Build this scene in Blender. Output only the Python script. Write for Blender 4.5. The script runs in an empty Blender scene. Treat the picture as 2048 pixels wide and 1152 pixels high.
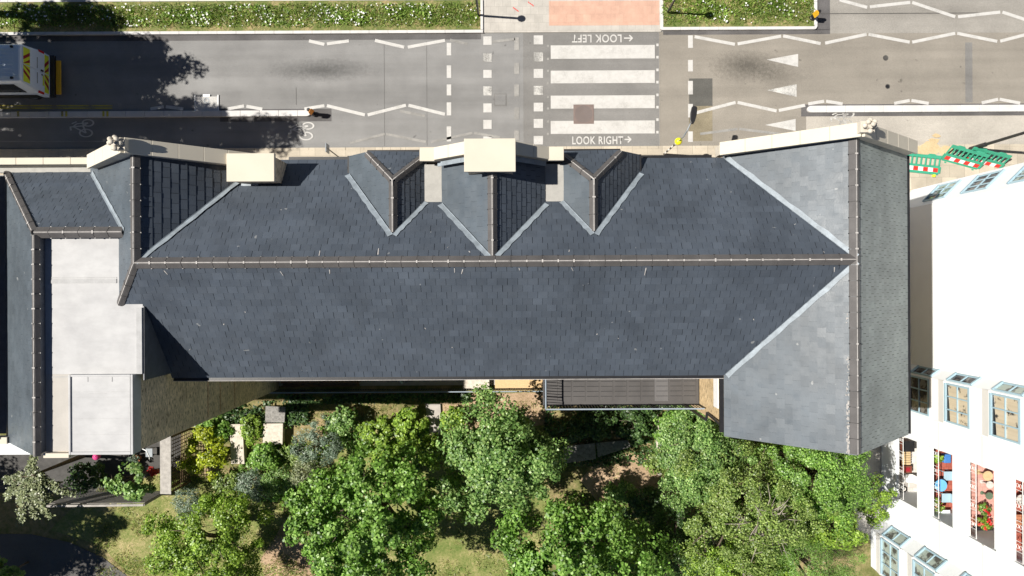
import bpy, bmesh, math, random
import numpy as np
from mathutils import Vector, Matrix

S = bpy.context.scene
# ------------------------------------------------------------------ camera, sky, sun, exposure
H = 34.0                      # flying height of the camera
FPX = 2048 * 24.0 / 36.0      # focal length in photo pixels
TH = 0.005                    # small roll of the camera against the street
k = H / FPX                   # metres per photo pixel at ground level
cam_d = bpy.data.cameras.new('camera'); cam = bpy.data.objects.new('camera', cam_d)
S.collection.objects.link(cam); cam.location = (0, 0, H); cam.rotation_euler = (0, 0, -TH)
cam_d.lens = 24; cam_d.sensor_width = 36; cam_d.clip_end = 2000; cam_d.clip_start = 0.5
S.camera = cam
SUN = Vector((-1.0, 0.075, 1.40)).normalized()       # towards the sun
SUN_E = math.asin(SUN.z)
w = bpy.data.worlds.new('World'); S.world = w; w.use_nodes = True
nt = w.node_tree; bg = nt.nodes['Background']
sky = nt.nodes.new('ShaderNodeTexSky'); sky.sky_type = 'NISHITA'; sky.sun_disc = False
sky.sun_elevation = SUN_E; sky.sun_rotation = math.atan2(SUN.x, SUN.y)
sky.altitude = 4500; sky.air_density = .75; sky.dust_density = .1; sky.ozone_density = 1.5
nt.links.new(sky.outputs[0], bg.inputs[0]); bg.inputs[1].default_value = 0.05
sd = bpy.data.lights.new('sun', 'SUN'); sd.energy = 5.0; sd.angle = math.radians(0.5); sd.color = (1.0, 0.95, 0.87)
so = bpy.data.objects.new('sun', sd); S.collection.objects.link(so)
so.rotation_euler = SUN.to_track_quat('Z', 'Y').to_euler()
S.view_settings.view_transform = 'Standard'; S.view_settings.look = 'None'
S.view_settings.gamma = 1; S.view_settings.use_curve_mapping = False
S.view_settings.exposure = 0.45

C = S.collection
R = random.Random(7)
def Z(r): return H * (1 - r)                 # height of a level seen r times nearer than the ground
def W(x, y, z): return Vector((x * k, y * k, z))
def P(px, py, z=0.0):
    s = (H - z) / FPX; ux = (px - 1024) * s; uy = (576 - py) * s
    c, n = math.cos(TH), math.sin(TH)
    return Vector((ux * c + uy * n, -ux * n + uy * c, z))

# ------------------------------------------------------------------ materials
class NT:
    def __init__(s, name):
        s.m = bpy.data.materials.new(name); s.m.use_nodes = True; s.t = s.m.node_tree
        s.b = s.t.nodes['Principled BSDF']; s.out = s.t.nodes['Material Output']
    def n(s, typ, **kw):
        x = s.t.nodes.new('ShaderNode' + typ)
        for a, v in kw.items(): setattr(x, a, v)
        return x
    def l(s, a, b): s.t.links.new(a, b)
    def val(s, sock, v):
        if hasattr(v, 'is_output') or isinstance(v, bpy.types.NodeSocket): s.l(v, sock)
        else: sock.default_value = v
    def math(s, op, a, b=0.0, c=None):
        x = s.n('Math', operation=op); s.val(x.inputs[0], a); s.val(x.inputs[1], b)
        if c is not None: s.val(x.inputs[2], c)
        return x.outputs[0]
    def pos(s): return s.n('NewGeometry').outputs['Position']
    def noise(s, scale, detail=4, rough=.55, vec=None, stretch=None):
        x = s.n('TexNoise'); x.inputs['Scale'].default_value = scale; x.inputs['Detail'].default_value = detail
        x.inputs['Roughness'].default_value = rough
        v = vec if vec is not None else s.pos()
        if stretch:
            mp = s.n('Mapping'); mp.inputs['Scale'].default_value = stretch; s.l(v, mp.inputs[0]); v = mp.outputs[0]
        s.l(v, x.inputs['Vector']); return x.outputs[0]
    def ramp(s, f, stops, interp='LINEAR'):
        x = s.n('ValToRGB'); r = x.color_ramp; r.interpolation = interp
        while len(r.elements) < len(stops): r.elements.new(.5)
        for e, (p, c) in zip(r.elements, stops):
            e.position = p; e.color = (c, c, c, 1) if isinstance(c, (int, float)) else (*c[:3], 1)
        s.l(f, x.inputs[0]); return x.outputs[0]
    def mix(s, f, a, b, mode='MIX'):
        x = s.n('Mix', data_type='RGBA', blend_type=mode); s.val(x.inputs[0], f)
        for sk, v in ((x.inputs[6], a), (x.inputs[7], b)):
            if isinstance(v, bpy.types.NodeSocket): s.l(v, sk)
            else: sk.default_value = (v, v, v, 1) if isinstance(v, (int, float)) else (*v[:3], 1)
        return x.outputs[2]
    def bump(s, h, strength=.3, dist=.02):
        x = s.n('Bump'); x.inputs['Strength'].default_value = strength; x.inputs['Distance'].default_value = dist
        s.l(h, x.inputs['Height']); s.l(x.outputs[0], s.b.inputs['Normal'])
    def fin(s, col, rough=.8, spec=.3, metal=0.0):
        s.val(s.b.inputs['Base Color'], col if isinstance(col, bpy.types.NodeSocket) else (*col[:3], 1))
        s.val(s.b.inputs['Roughness'], rough); s.b.inputs['Specular IOR Level'].default_value = spec
        s.b.inputs['Metallic'].default_value = metal; return s.m

def basic(name, c, var=.25, scale=3.0, rough=.8, spec=.3, bump=.15, metal=0.0, fine=40.0):
    t = NT(name)
    a = t.ramp(t.noise(scale, 5), [(.3, tuple(x * (1 - var) for x in c)), (.7, tuple(min(1, x * (1 + var)) for x in c))])
    b = t.mix(.35, a, t.ramp(t.noise(fine, 3), [(.3, tuple(x * (1 - var) for x in c)), (.7, tuple(min(1, x * (1 + var)) for x in c))]))
    if bump: t.bump(t.noise(fine, 3), bump, .01)
    return t.fin(b, rough, spec, metal)

def asphalt(name, c, streak=.18, stains=(), blotch=.13):
    t = NT(name)
    base = t.ramp(t.noise(.55, 6, .6), [(.3, tuple(x * (1 - blotch) for x in c)), (.7, tuple(x * (1 + blotch) for x in c))])
    st = t.ramp(t.noise(1.0, 4, .6, stretch=(.045, .9, 1)), [(.3, 1 - streak), (.7, 1 + streak * .6)])
    base = t.mix(1.0, base, st, 'MULTIPLY')
    sp = t.ramp(t.noise(55, 2, .7), [(.3, .72), (.5, 1.0), (.72, 1.3)])
    base = t.mix(1.0, base, sp, 'MULTIPLY')
    oil = t.ramp(t.noise(2.6, 3, .5), [(.70, 1.0), (.76, .62)])
    base = t.mix(1.0, base, oil, 'MULTIPLY')
    for (px, py, rx, ry, amt) in stains:
        p = P(px, py)
        v = t.n('VectorMath', operation='SUBTRACT'); t.l(t.pos(), v.inputs[0]); v.inputs[1].default_value = p
        v2 = t.n('VectorMath', operation='MULTIPLY'); t.l(v.outputs[0], v2.inputs[0]); v2.inputs[1].default_value = (1 / (rx * k), 1 / (ry * k), 0)
        ln = t.n('VectorMath', operation='LENGTH'); t.l(v2.outputs[0], ln.inputs[0])
        d = t.math('ADD', ln.outputs['Value'], t.math('MULTIPLY', t.math('SUBTRACT', t.noise(6, 5, .75), .5), 1.3))
        base = t.mix(1.0, base, t.ramp(d, [(.1, 1 - amt), (1.0, 1.0)]), 'MULTIPLY')
    t.bump(t.noise(70, 2), .3, .006)
    return t.fin(base, .9, .2)

def paint(name, c, under, wear=.5, edge=.06):
    t = NT(name)
    n1 = t.math('ADD', t.math('MULTIPLY', t.noise(1.3, 3), .45), t.math('MULTIPLY', t.noise(28, 5, .75), .55))
    f = t.ramp(n1, [(wear - edge, 0.0), (wear + edge, 1.0)])
    cc = t.ramp(t.noise(5, 4), [(.3, tuple(x * .88 for x in c)), (.7, c)])
    return t.fin(t.mix(f, under, cc), .75, .3)

def slate(name, c, var=.35, rough=.42, spec=.45):
    t = NT(name)
    ri = t.n('NewGeometry').outputs['Random Per Island']
    a = t.ramp(ri, [(0, tuple(x * (1 - var) for x in c)), (.5, c), (.86, tuple(x * (1 + var * .5) for x in c)), (1, tuple(x * (1 + var * 1.5) for x in c))])
    b = t.ramp(t.noise(.7, 5, .6), [(.3, .8), (.7, 1.2)])
    a = t.mix(1.0, a, b, 'MULTIPLY')
    lich = t.ramp(t.noise(9, 6, .7), [(.66, 0.0), (.74, 1.0)])
    a = t.mix(t.math('MULTIPLY', lich, .35), a, (.22, .23, .23))
    drop = t.ramp(t.noise(4.2, 2, .4), [(.755, 0.0), (.775, 1.0)])
    a = t.mix(t.math('MULTIPLY', drop, .3), a, (.5, .5, .48))
    t.bump(t.noise(25, 5, .65), .25, .008)
    rr = t.ramp(t.noise(3, 4), [(.3, rough - .06), (.7, rough + .14)])
    return t.fin(a, rr, spec)

def brick(name, c1, c2, mortar, scale=1.0, dark=.3):
    t = NT(name)
    sx = t.n('SeparateXYZ'); t.l(t.pos(), sx.inputs[0])
    u = t.math('ADD', sx.outputs[0], sx.outputs[1])
    cb = t.n('CombineXYZ'); t.l(u, cb.inputs[0]); t.l(sx.outputs[2], cb.inputs[1])
    bt = t.n('TexBrick'); t.l(cb.outputs[0], bt.inputs['Vector'])
    bt.inputs['Scale'].default_value = scale; bt.inputs['Brick Width'].default_value = .225; bt.inputs['Row Height'].default_value = .075
    bt.inputs['Mortar Size'].default_value = .008; bt.inputs['Mortar Smooth'].default_value = .3
    bt.inputs['Color1'].default_value = (*c1, 1); bt.inputs['Color2'].default_value = (*c2, 1); bt.inputs['Mortar'].default_value = (*mortar, 1)
    bt.inputs['Bias'].default_value = -.1
    m = t.mix(1.0, bt.outputs['Color'], t.ramp(t.noise(1.0, 5, .6), [(.3, 1 - dark), (.7, 1 + dark)]), 'MULTIPLY')
    m = t.mix(1.0, m, t.ramp(t.noise(9, 4, .7, vec=cb.outputs[0], stretch=(.55, 2.4, 1)), [(.38, .22), (.47, .95), (.62, 1.2)]), 'MULTIPLY')
    t.bump(bt.outputs['Fac'], -.5, .01)
    return t.fin(m, .9, .2)

def leafmat(name, c0, c1, c2, trans=.28, rough=.5):
    t = NT(name)
    ri = t.n('NewGeometry').outputs['Random Per Island']
    col = t.ramp(ri, [(0, c0), (.5, c1), (1, c2)])
    col = t.mix(1.0, col, t.ramp(t.noise(.9, 3), [(.3, .72), (.7, 1.25)]), 'MULTIPLY')
    t.fin(col, rough - .08, .5)
    tr = t.n('BsdfTranslucent'); t.l(t.mix(1.0, col, (1.3, 1.35, .5), 'MULTIPLY'), tr.inputs[0])
    mx = t.n('MixShader'); mx.inputs[0].default_value = trans
    t.l(t.b.outputs[0], mx.inputs[1]); t.l(tr.outputs[0], mx.inputs[2]); t.l(mx.outputs[0], t.out.inputs[0])
    return t.m

M = {}
ASP = (.238, .236, .232)
M['asphalt'] = asphalt('asphalt_grey', ASP, stains=[(640, 140, 110, 26, .5), (300, 140, 200, 40, .12)])
M['asphalt_cross'] = asphalt('asphalt_crossing', (.205, .20, .192))
M['asphalt_warm'] = asphalt('asphalt_warm', (.265, .243, .21), stains=[(1495, 132, 80, 34, .55), (1560, 150, 60, 30, .3)], blotch=.1)
M['asphalt_pale'] = asphalt('asphalt_dusty', (.43, .40, .355), blotch=.14, streak=.1)
M['asphalt_top'] = asphalt('asphalt_side', (.29, .275, .25), blotch=.14)
M['asphalt_dark'] = asphalt('asphalt_fresh', (.12, .115, .115), blotch=.3)
M['patch'] = asphalt('asphalt_trench', (.10, .098, .09), blotch=.2)
M['patch_tan'] = asphalt('asphalt_sandy', (.23, .20, .14), blotch=.35)
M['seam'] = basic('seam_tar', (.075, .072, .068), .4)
M['white'] = paint('road_paint_white', (.56, .55, .53), (.32, .31, .29), .40, .09)
M['worn'] = paint('road_paint_worn', (.62, .61, .58), (.21, .205, .195), .50, .07)
M['ghost'] = paint('road_paint_ghost', (.36, .35, .33), (.21, .205, .195), .50, .10)
M['yellow'] = paint('road_paint_yellow', (.60, .50, .08), (.16, .155, .15), .46)
M['kerb'] = basic('kerb_white_stone', (.58, .57, .56), .12, 2.0, .8)
M['kerb_grey'] = basic('kerb_grey_stone', (.42, .40, .37), .2, 2.0)
def paving(name, c, bw, bh, mort=.7, var=.12):
    t = NT(name); bt = t.n('TexBrick'); t.l(t.pos(), bt.inputs['Vector']); bt.inputs['Scale'].default_value = 1
    bt.inputs['Brick Width'].default_value = bw; bt.inputs['Row Height'].default_value = bh; bt.inputs['Mortar Size'].default_value = .012
    bt.inputs['Color1'].default_value = (*[x * (1 - var) for x in c], 1); bt.inputs['Color2'].default_value = (*[min(1, x * (1 + var)) for x in c], 1)
    bt.inputs['Mortar'].default_value = (*[x * mort for x in c], 1)
    m = t.mix(1.0, bt.outputs['Color'], t.ramp(t.noise(1.2, 6, .65), [(.3, .85), (.7, 1.1)]), 'MULTIPLY')
    m = t.mix(1.0, m, t.ramp(t.noise(45, 3, .65), [(.3, .9), (.7, 1.08)]), 'MULTIPLY')
    t.bump(bt.outputs['Fac'], -.3, .01); return t.fin(m, .85, .25)
M['pave'] = paving('pavement_slabs', (.49, .435, .35), .75, .6)
M['pave_grey'] = paving('paving_pale', (.47, .445, .405), .4, .4, .86, .05)
M['tactile'] = paving('tactile_pink', (.57, .36, .275), .4, .4, .92, .06)
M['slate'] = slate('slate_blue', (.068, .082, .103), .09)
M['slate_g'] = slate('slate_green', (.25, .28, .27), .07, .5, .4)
M['slate_sunlit'] = slate('slate_sunlit_tone', (.082, .100, .118), .06, .38, .5)  # paler copy of the slate, sun sheen of left-facing slopes put into its colour
M['under'] = basic('slate_underlay', (.014, .015, .017), .2)
M['ridge'] = basic('ridge_clay', (.098, .092, .09), .25, 2.5, .55, .4)
M['mortar'] = basic('ridge_mortar_highlight', (.45, .43, .41), .3, 9)
M['lead'] = basic('lead_sheet', (.26, .30, .335), .35, 4, .5, .5)
M['lead_d'] = basic('lead_dark', (.10, .11, .13), .3, 4, .5, .5)
M['lead_w'] = basic('lead_flat', (.37, .36, .335), .14, 5, .7)
M['stone'] = basic('stone_cream', (.61, .56, .462), .06, 1.2, .85, .2, .1)
M['stone_w'] = basic('stone_pale', (.58, .53, .45), .2, 3, .85, .2, .1)
M['brick'] = brick('brick_weathered', (.80, .655, .48), (.60, .49, .36), (.62, .52, .40), 1.0, .2)
M['brick_red'] = brick('brick_rubbed', (.60, .38, .26), (.46, .29, .2), (.5, .38, .28))
M['brick_tan'] = brick('brick_yellow', (.62, .46, .26), (.55, .40, .22), (.50, .40, .26), 1.0, .1)
def membrane():
    t = NT('roof_membrane')
    a = t.ramp(t.noise(1.0, 6, .6), [(.3, (.41, .41, .415)), (.7, (.50, .50, .50))])
    l1 = t.ramp(t.noise(3.0, 4, .7, stretch=(.6, 1.4, 1)), [(.35, .94), (.6, 1.03)])
    a = t.mix(1.0, a, l1, 'MULTIPLY')
    t.bump(t.noise(6, 4, .6, stretch=(.7, 1.5, 1)), .15, .02)
    return t.fin(a, .7, .3)
M['membrane'] = membrane()
M['membrane_t'] = basic('roof_membrane_stained', (.43, .41, .38), .12, 1.5)
M['lap'] = basic('roof_lap', (.41, .41, .41), .15, 4)
M['black'] = basic('black_metal', (.018, .018, .02), .3, 6, .4, .5)
M['steel'] = basic('grey_steel', (.22, .25, .28), .15, 6, .4, .5)
M['bollard_o'] = basic('orange_plastic', (.75, .28, .03), .15, 4, .45, .5)
M['deck'] = basic('deck_board', (.088, .083, .081), .22, 1.3, .6)
M['deck_l'] = basic('deck_bleached', (.13, .125, .125), .15, 1.3, .6)
M['rail'] = basic('pipe_grey_rail_highlight', (.28, .33, .38), .1, 4, .35, .5)
M['white_r'] = basic('render_white', (.83, .86, .88), .03, 1.0, .85, .2, .1)
M['white_r2'] = basic('render_cream', (.78, .77, .75), .05, 1.0, .85, .2, .1)
M['blue_f'] = basic('frame_pale_blue', (.34, .48, .56), .06, 4, .5, .4)
M['white_p'] = basic('paint_gloss_white', (.80, .80, .79), .05, 4, .4, .5)
M['red_tile'] = paving('floor_red_tile', (.36, .10, .07), .2, .2, .7)
M['pink_tile'] = paving('floor_pink_tile', (.62, .33, .28), .2, .2, .8)
M['pale_tile'] = paving('floor_pale_tile', (.62, .58, .54), .3, .3, .8)
M['blue_p'] = basic('plastic_blue', (.16, .46, .80), .08, 4, .4, .5)
M['blue_d'] = basic('plastic_deep_blue', (.06, .20, .50), .15, 8, .5, .4)
M['tan_w'] = basic('wood_tan', (.58, .43, .24), .15, 7, .6)
M['brown_w'] = basic('wood_red_brown', (.17, .055, .035), .3, 7, .6)
M['wood_o'] = basic('wood_weathered', (.36, .34, .315), .3, 5, .85)
M['wood_b'] = basic('wood_brown', (.16, .10, .06), .3, 5, .8)
M['terra'] = basic('terracotta', (.42, .18, .10), .2, 6, .8)
M['pink'] = basic('pink_plastic', (.75, .06, .25), .3, 14, .5, .5)
M['grn_p'] = basic('barrier_green', (.05, .34, .21), .15, 5, .45, .5)
M['red_s'] = basic('sheet_red', (.66, .04, .03), .1, 6, .35, .5)
M['wht_s'] = basic('sheet_white', (.80, .80, .79), .05, 6, .35, .5)
M['yel_s'] = basic('sheet_lime', (.66, .75, .05), .06, 6, .35, .5)
M['maroon'] = basic('sheet_dark_red', (.30, .02, .03), .1, 6, .35, .5)
M['yel_p'] = basic('step_yellow', (.75, .42, .02), .12, 6, .5, .5)
M['van'] = basic('van_paint', (.70, .79, .92), .03, 1.0, .3, .5, 0)
M['tyre'] = basic('tyre', (.02, .02, .02), .2, 8, .9)
M['tail'] = basic('tail_lens', (.55, .02, .02), .1, 8, .2, .6)
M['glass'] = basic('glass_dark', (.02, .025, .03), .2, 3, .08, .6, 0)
M['pane_c'] = basic('curtain_cream', (.60, .52, .38), .15, 3, .3, .5)
M['pane_g'] = basic('pane_greenish', (.36, .46, .42), .25, 2, .12, .6, 0)
M['pane_d'] = basic('pane_grey', (.17, .16, .16), .5, 2, .1, .6, 0)
def pane(name, a, b, dark, amt):
    t = NT(name)
    f = t.noise(2.2, 3, .6); fo = t.noise(1.0, 2, .5, stretch=(.4, 16, .15))
    col = t.mix(fo, a, b); col = t.mix(t.ramp(f, [(amt - .04, 1.0), (amt + .04, 0.0)]), col, dark)
    return t.fin(col, .12, .55)
M['pane_c'] = pane('curtain_cream', (.66, .58, .45), (.46, .39, .28), (.05, .05, .05), .40)
M['pane_g'] = pane('pane_greenish', (.50, .56, .50), (.26, .33, .29), (.09, .09, .08), .46)
M['pane_d'] = pane('pane_grey', (.26, .25, .24), (.10, .10, .10), (.03, .03, .035), .52)
M['globe'] = basic('beacon_yellow', (.85, .80, .02), .05, 4, .35, .5)
M['rust'] = basic('cover_iron', (.19, .145, .13), .25, 12, .7, .4)
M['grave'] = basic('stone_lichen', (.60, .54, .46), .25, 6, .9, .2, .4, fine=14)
M['grave_d'] = basic('stone_dark_lichen_shade', (.26, .25, .235), .5, 9, .9, .2, .4, fine=14)
M['slab'] = basic('slab_grey', (.42, .385, .35), .18, 3, .9)
M['tan_d'] = basic('resin_gravel', (.62, .44, .24), .15, 12, .9)
M['bark'] = basic('bark', (.15, .12, .09), .35, 9, .9, .2, .5)
M['bark_p'] = basic('bark_pale', (.36, .32, .27), .3, 9, .9, .2, .4)
def soil():
    t = NT('garden_soil')
    f = t.math('ADD', t.math('MULTIPLY', t.noise(.35, 5, .6), .6), t.math('MULTIPLY', t.noise(3.5, 5, .7), .4))
    col = t.ramp(f, [(.34, (.09, .11, .03)), (.46, (.17, .17, .065)), (.56, (.33, .26, .14)), (.66, (.46, .34, .21))])
    col = t.mix(1.0, col, t.ramp(t.noise(40, 4, .7), [(.3, .7), (.7, 1.25)]), 'MULTIPLY')
    t.bump(t.noise(18, 5, .7), .6, .03); return t.fin(col, .95, .1)
M['soil'] = soil()
def dry(name, a, b, c):
    t = NT(name)
    f = t.math('ADD', t.math('MULTIPLY', t.noise(.9, 5, .6), .55), t.math('MULTIPLY', t.noise(9, 5, .7), .45))
    col = t.ramp(f, [(.36, a), (.5, b), (.62, c)])
    col = t.mix(1.0, col, t.ramp(t.noise(60, 4, .7), [(.3, .65), (.7, 1.3)]), 'MULTIPLY')
    t.bump(t.noise(40, 4, .7), .8, .03); return t.fin(col, .95, .1)
M['lawn'] = dry('dry_lawn', (.11, .17, .04), (.24, .255, .09), (.44, .37, .19))
M['verge'] = dry('verge_earth', (.09, .14, .03), (.18, .20, .07), (.40, .31, .17))
M['bare'] = dry('bare_earth', (.30, .22, .13), (.45, .32, .21), (.56, .41, .28))
M['sand'] = dry('builders_sand', (.52, .40, .23), (.62, .48, .29), (.68, .54, .34))
M['path'] = asphalt('path_tarmac', (.13, .125, .12))
M['leaf_a'] = leafmat('leaf_mid', (.055, .125, .018), (.155, .315, .045), (.36, .55, .14))
M['leaf_b'] = leafmat('leaf_bluish', (.06, .13, .032), (.175, .32, .08), (.40, .55, .19))
M['leaf_y'] = leafmat('leaf_yellow', (.16, .22, .012), (.38, .46, .02), (.60, .66, .05))
M['leaf_l'] = leafmat('leaf_lime', (.085, .16, .014), (.21, .35, .04), (.42, .57, .10))
M['leaf_o'] = leafmat('leaf_olive', (.08, .14, .025), (.20, .30, .065), (.40, .50, .15))
M['leaf_g'] = leafmat('leaf_grey', (.07, .11, .075), (.14, .20, .13), (.24, .31, .22), .1)
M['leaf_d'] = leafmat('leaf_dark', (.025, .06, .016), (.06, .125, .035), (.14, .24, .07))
M['leaf_s'] = leafmat('leaf_silver', (.10, .13, .06), (.20, .235, .115), (.34, .37, .20), .1)
M['grass'] = leafmat('grass_green', (.07, .14, .012), (.17, .30, .035), (.36, .47, .11))
M['grass_d'] = leafmat('grass_dry', (.17, .18, .05), (.36, .33, .13), (.52, .45, .22))
M['petal'] = leafmat('petal_white', (.65, .65, .6), (.8, .8, .78), (.85, .85, .85), .1)
M['petal_r'] = leafmat('petal_red', (.45, .02, .02), (.65, .03, .03), (.75, .12, .08), .1)

# ------------------------------------------------------------------ mesh helpers
class MB:
    def __init__(s): s.v = []; s.f = []; s.mi = []
    def add(s, vs, fs, m=0):
        o = len(s.v); s.v += [tuple(p) for p in vs]
        for f in fs: s.f.append(tuple(i + o for i in f)); s.mi.append(m)
        return s
    def box(s, x0, x1, y0, y1, z0, z1, m=0):
        x0, x1 = min(x0, x1), max(x0, x1); y0, y1 = min(y0, y1), max(y0, y1)
        vs = [(x, y, z) for z in (z0, z1) for y in (y0, y1) for x in (x0, x1)]
        return s.add(vs, [(0, 2, 3, 1), (4, 5, 7, 6), (0, 1, 5, 4), (2, 6, 7, 3), (0, 4, 6, 2), (1, 3, 7, 5)], m)
    def kbox(s, x0, x1, y0, y1, z0, z1, m=0): return s.box(x0 * k, x1 * k, y0 * k, y1 * k, z0, z1, m)
    def obox(s, c, ax, hx, hy, hz, m=0, up=None):     # box with its long axis along ax
        ax = Vector(ax).normalized(); up = Vector(up) if up is not None else Vector((0, 0, 1))
        if abs(ax.dot(up)) > .98: up = Vector((0, 1, 0))
        sd_ = up.cross(ax).normalized(); u2 = ax.cross(sd_); c = Vector(c)
        vs = [c + ax * hx * a + sd_ * hy * b + u2 * hz * d for d in (-1, 1) for b in (-1, 1) for a in (-1, 1)]
        return s.add(vs, [(0, 2, 3, 1), (4, 5, 7, 6), (0, 1, 5, 4), (2, 6, 7, 3), (0, 4, 6, 2), (1, 3, 7, 5)], m)
    def bar(s, p, q, w_, h_, m=0):
        p, q = Vector(p), Vector(q); d = q - p
        return s.obox((p + q) / 2, d, d.length / 2, w_ / 2, h_ / 2, m)
    def ext(s, poly, vec, m=0):                       # extrude a planar 3-D polygon
        n = len(poly); vec = Vector(vec); a = [Vector(p) for p in poly]; b = [p + vec for p in a]
        fs = [tuple(range(n))[::-1], tuple(range(n, 2 * n))] + [(i, (i + 1) % n, n + (i + 1) % n, n + i) for i in range(n)]
        return s.add(a + b, fs, m)
    def prism(s, poly, z0, z1, m=0): return s.ext([(p[0], p[1], z0) for p in poly], (0, 0, z1 - z0), m)
    def face(s, poly, m=0): return s.add(poly, [tuple(range(len(poly)))], m)
    def tube(s, pts, rad, n=8, m=0, caps=True):
        pts = [Vector(p) for p in pts]; rad = rad if isinstance(rad, (list, tuple)) else [rad] * len(pts)
        rings = []
        for i, p in enumerate(pts):
            d = (pts[min(i + 1, len(pts) - 1)] - pts[max(i - 1, 0)]).normalized()
            a = d.cross(Vector((0, 0, 1)))
            if a.length < .05: a = d.cross(Vector((1, 0, 0)))
            a.normalize(); b = d.cross(a)
            rings.append([p + (a * math.cos(2 * math.pi * j / n) + b * math.sin(2 * math.pi * j / n)) * rad[i] for j in range(n)])
        o = len(s.v); s.v += [tuple(q) for r_ in rings for q in r_]
        for i in range(len(pts) - 1):
            for j in range(n):
                s.f.append((o + i * n + j, o + i * n + (j + 1) % n, o + (i + 1) * n + (j + 1) % n, o + (i + 1) * n + j)); s.mi.append(m)
        if caps:
            s.f.append(tuple(o + j for j in range(n))[::-1]); s.mi.append(m)
            s.f.append(tuple(o + (len(pts) - 1) * n + j for j in range(n))); s.mi.append(m)
        return s
    def cyl(s, c, r, h, n=16, m=0, r2=None):
        c = Vector(c); return s.tube([c, c + Vector((0, 0, h))], [r, r if r2 is None else r2], n, m)
    def ball(s, c, r, m=0, seg=12, rings=8, sq=(1, 1, 1)):
        c = Vector(c); o = len(s.v)
        for i in range(rings + 1):
            a = math.pi * i / rings
            for j in range(seg):
                b = 2 * math.pi * j / seg
                s.v.append((c.x + r * sq[0] * math.sin(a) * math.cos(b), c.y + r * sq[1] * math.sin(a) * math.sin(b), c.z + r * sq[2] * math.cos(a)))
        for i in range(rings):
            for j in range(seg):
                s.f.append((o + i * seg + j, o + (i + 1) * seg + j, o + (i + 1) * seg + (j + 1) % seg, o + i * seg + (j + 1) % seg)); s.mi.append(m)
        return s
    def ring(s, c, r, w_, n=24, m=0, ax=None):        # flat annulus on the ground
        c = Vector(c); o = len(s.v)
        for j in range(n):
            a = 2 * math.pi * j / n; d = Vector((math.cos(a), math.sin(a), 0))
            s.v.append(tuple(c + d * (r - w_ / 2))); s.v.append(tuple(c + d * (r + w_ / 2)))
        for j in range(n):
            q = (j + 1) % n; s.f.append((o + 2 * j, o + 2 * j + 1, o + 2 * q + 1, o + 2 * q)); s.mi.append(m)
        return s
    def build(s, name, mats, parent=None, bevel=0, smooth=False):
        me = bpy.data.meshes.new(name); me.from_pydata(s.v, [], s.f)
        mats = mats if isinstance(mats, (list, tuple)) else [mats]
        for x in mats: me.materials.append(M[x] if isinstance(x, str) else x)
        if len(mats) > 1: me.polygons.foreach_set('material_index', s.mi)
        bm = bmesh.new(); bm.from_mesh(me); bmesh.ops.recalc_face_normals(bm, faces=bm.faces); bm.to_mesh(me); bm.free()
        if smooth: me.polygons.foreach_set('use_smooth', [True] * len(me.polygons))
        o = bpy.data.objects.new(name, me); C.objects.link(o)
        if parent is not None: adopt(o, parent)
        if bevel:
            bv = o.modifiers.new('bevel', 'BEVEL'); bv.width = bevel; bv.segments = 2; bv.limit_method = 'ANGLE'; bv.angle_limit = .6
        return o

def wloc(o):
    p = Vector(o.location)
    while o.parent: o = o.parent; p += o.location
    return p
def adopt(o, parent):                                 # meshes are written in world space; parents are only moved, never turned
    o.parent = parent; o.location = Vector(o.location) - wloc(parent)
def tag(o, label=None, cat=None, group=None, kind=None):
    if label: o['label'] = label
    if cat: o['category'] = cat
    if group: o['group'] = group
    if kind: o['kind'] = kind
    return o
def thing(name, label, cat, loc, group=None):
    o = bpy.data.objects.new(name, None); o.empty_display_size = .3; C.objects.link(o); o.location = loc
    return tag(o, label, cat, group)
def copy_tree(o, parent=None):
    c = o.copy(); C.objects.link(c)
    if parent is not None: c.parent = parent
    for ch in [x for x in C.objects if x.parent == o]: copy_tree(ch, c)
    return c
def struct(mb, name, mats, **kw): return tag(mb.build(name, mats, **kw), kind='structure')
def sheet(name, mat, px0, px1, py0, py1, z):
    cl = lambda v: min(max(v, 0), 2048)
    pm = (cl(px0) + cl(px1)) / 2; a, b = Vector((P(px0, py0).x, P(pm, py0).y, 0)), Vector((P(px1, py1).x, P(pm, py1).y, 0))
    return struct(MB().face([(a.x, b.y, z), (b.x, b.y, z), (b.x, a.y, z), (a.x, a.y, z)]), name, mat)

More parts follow.
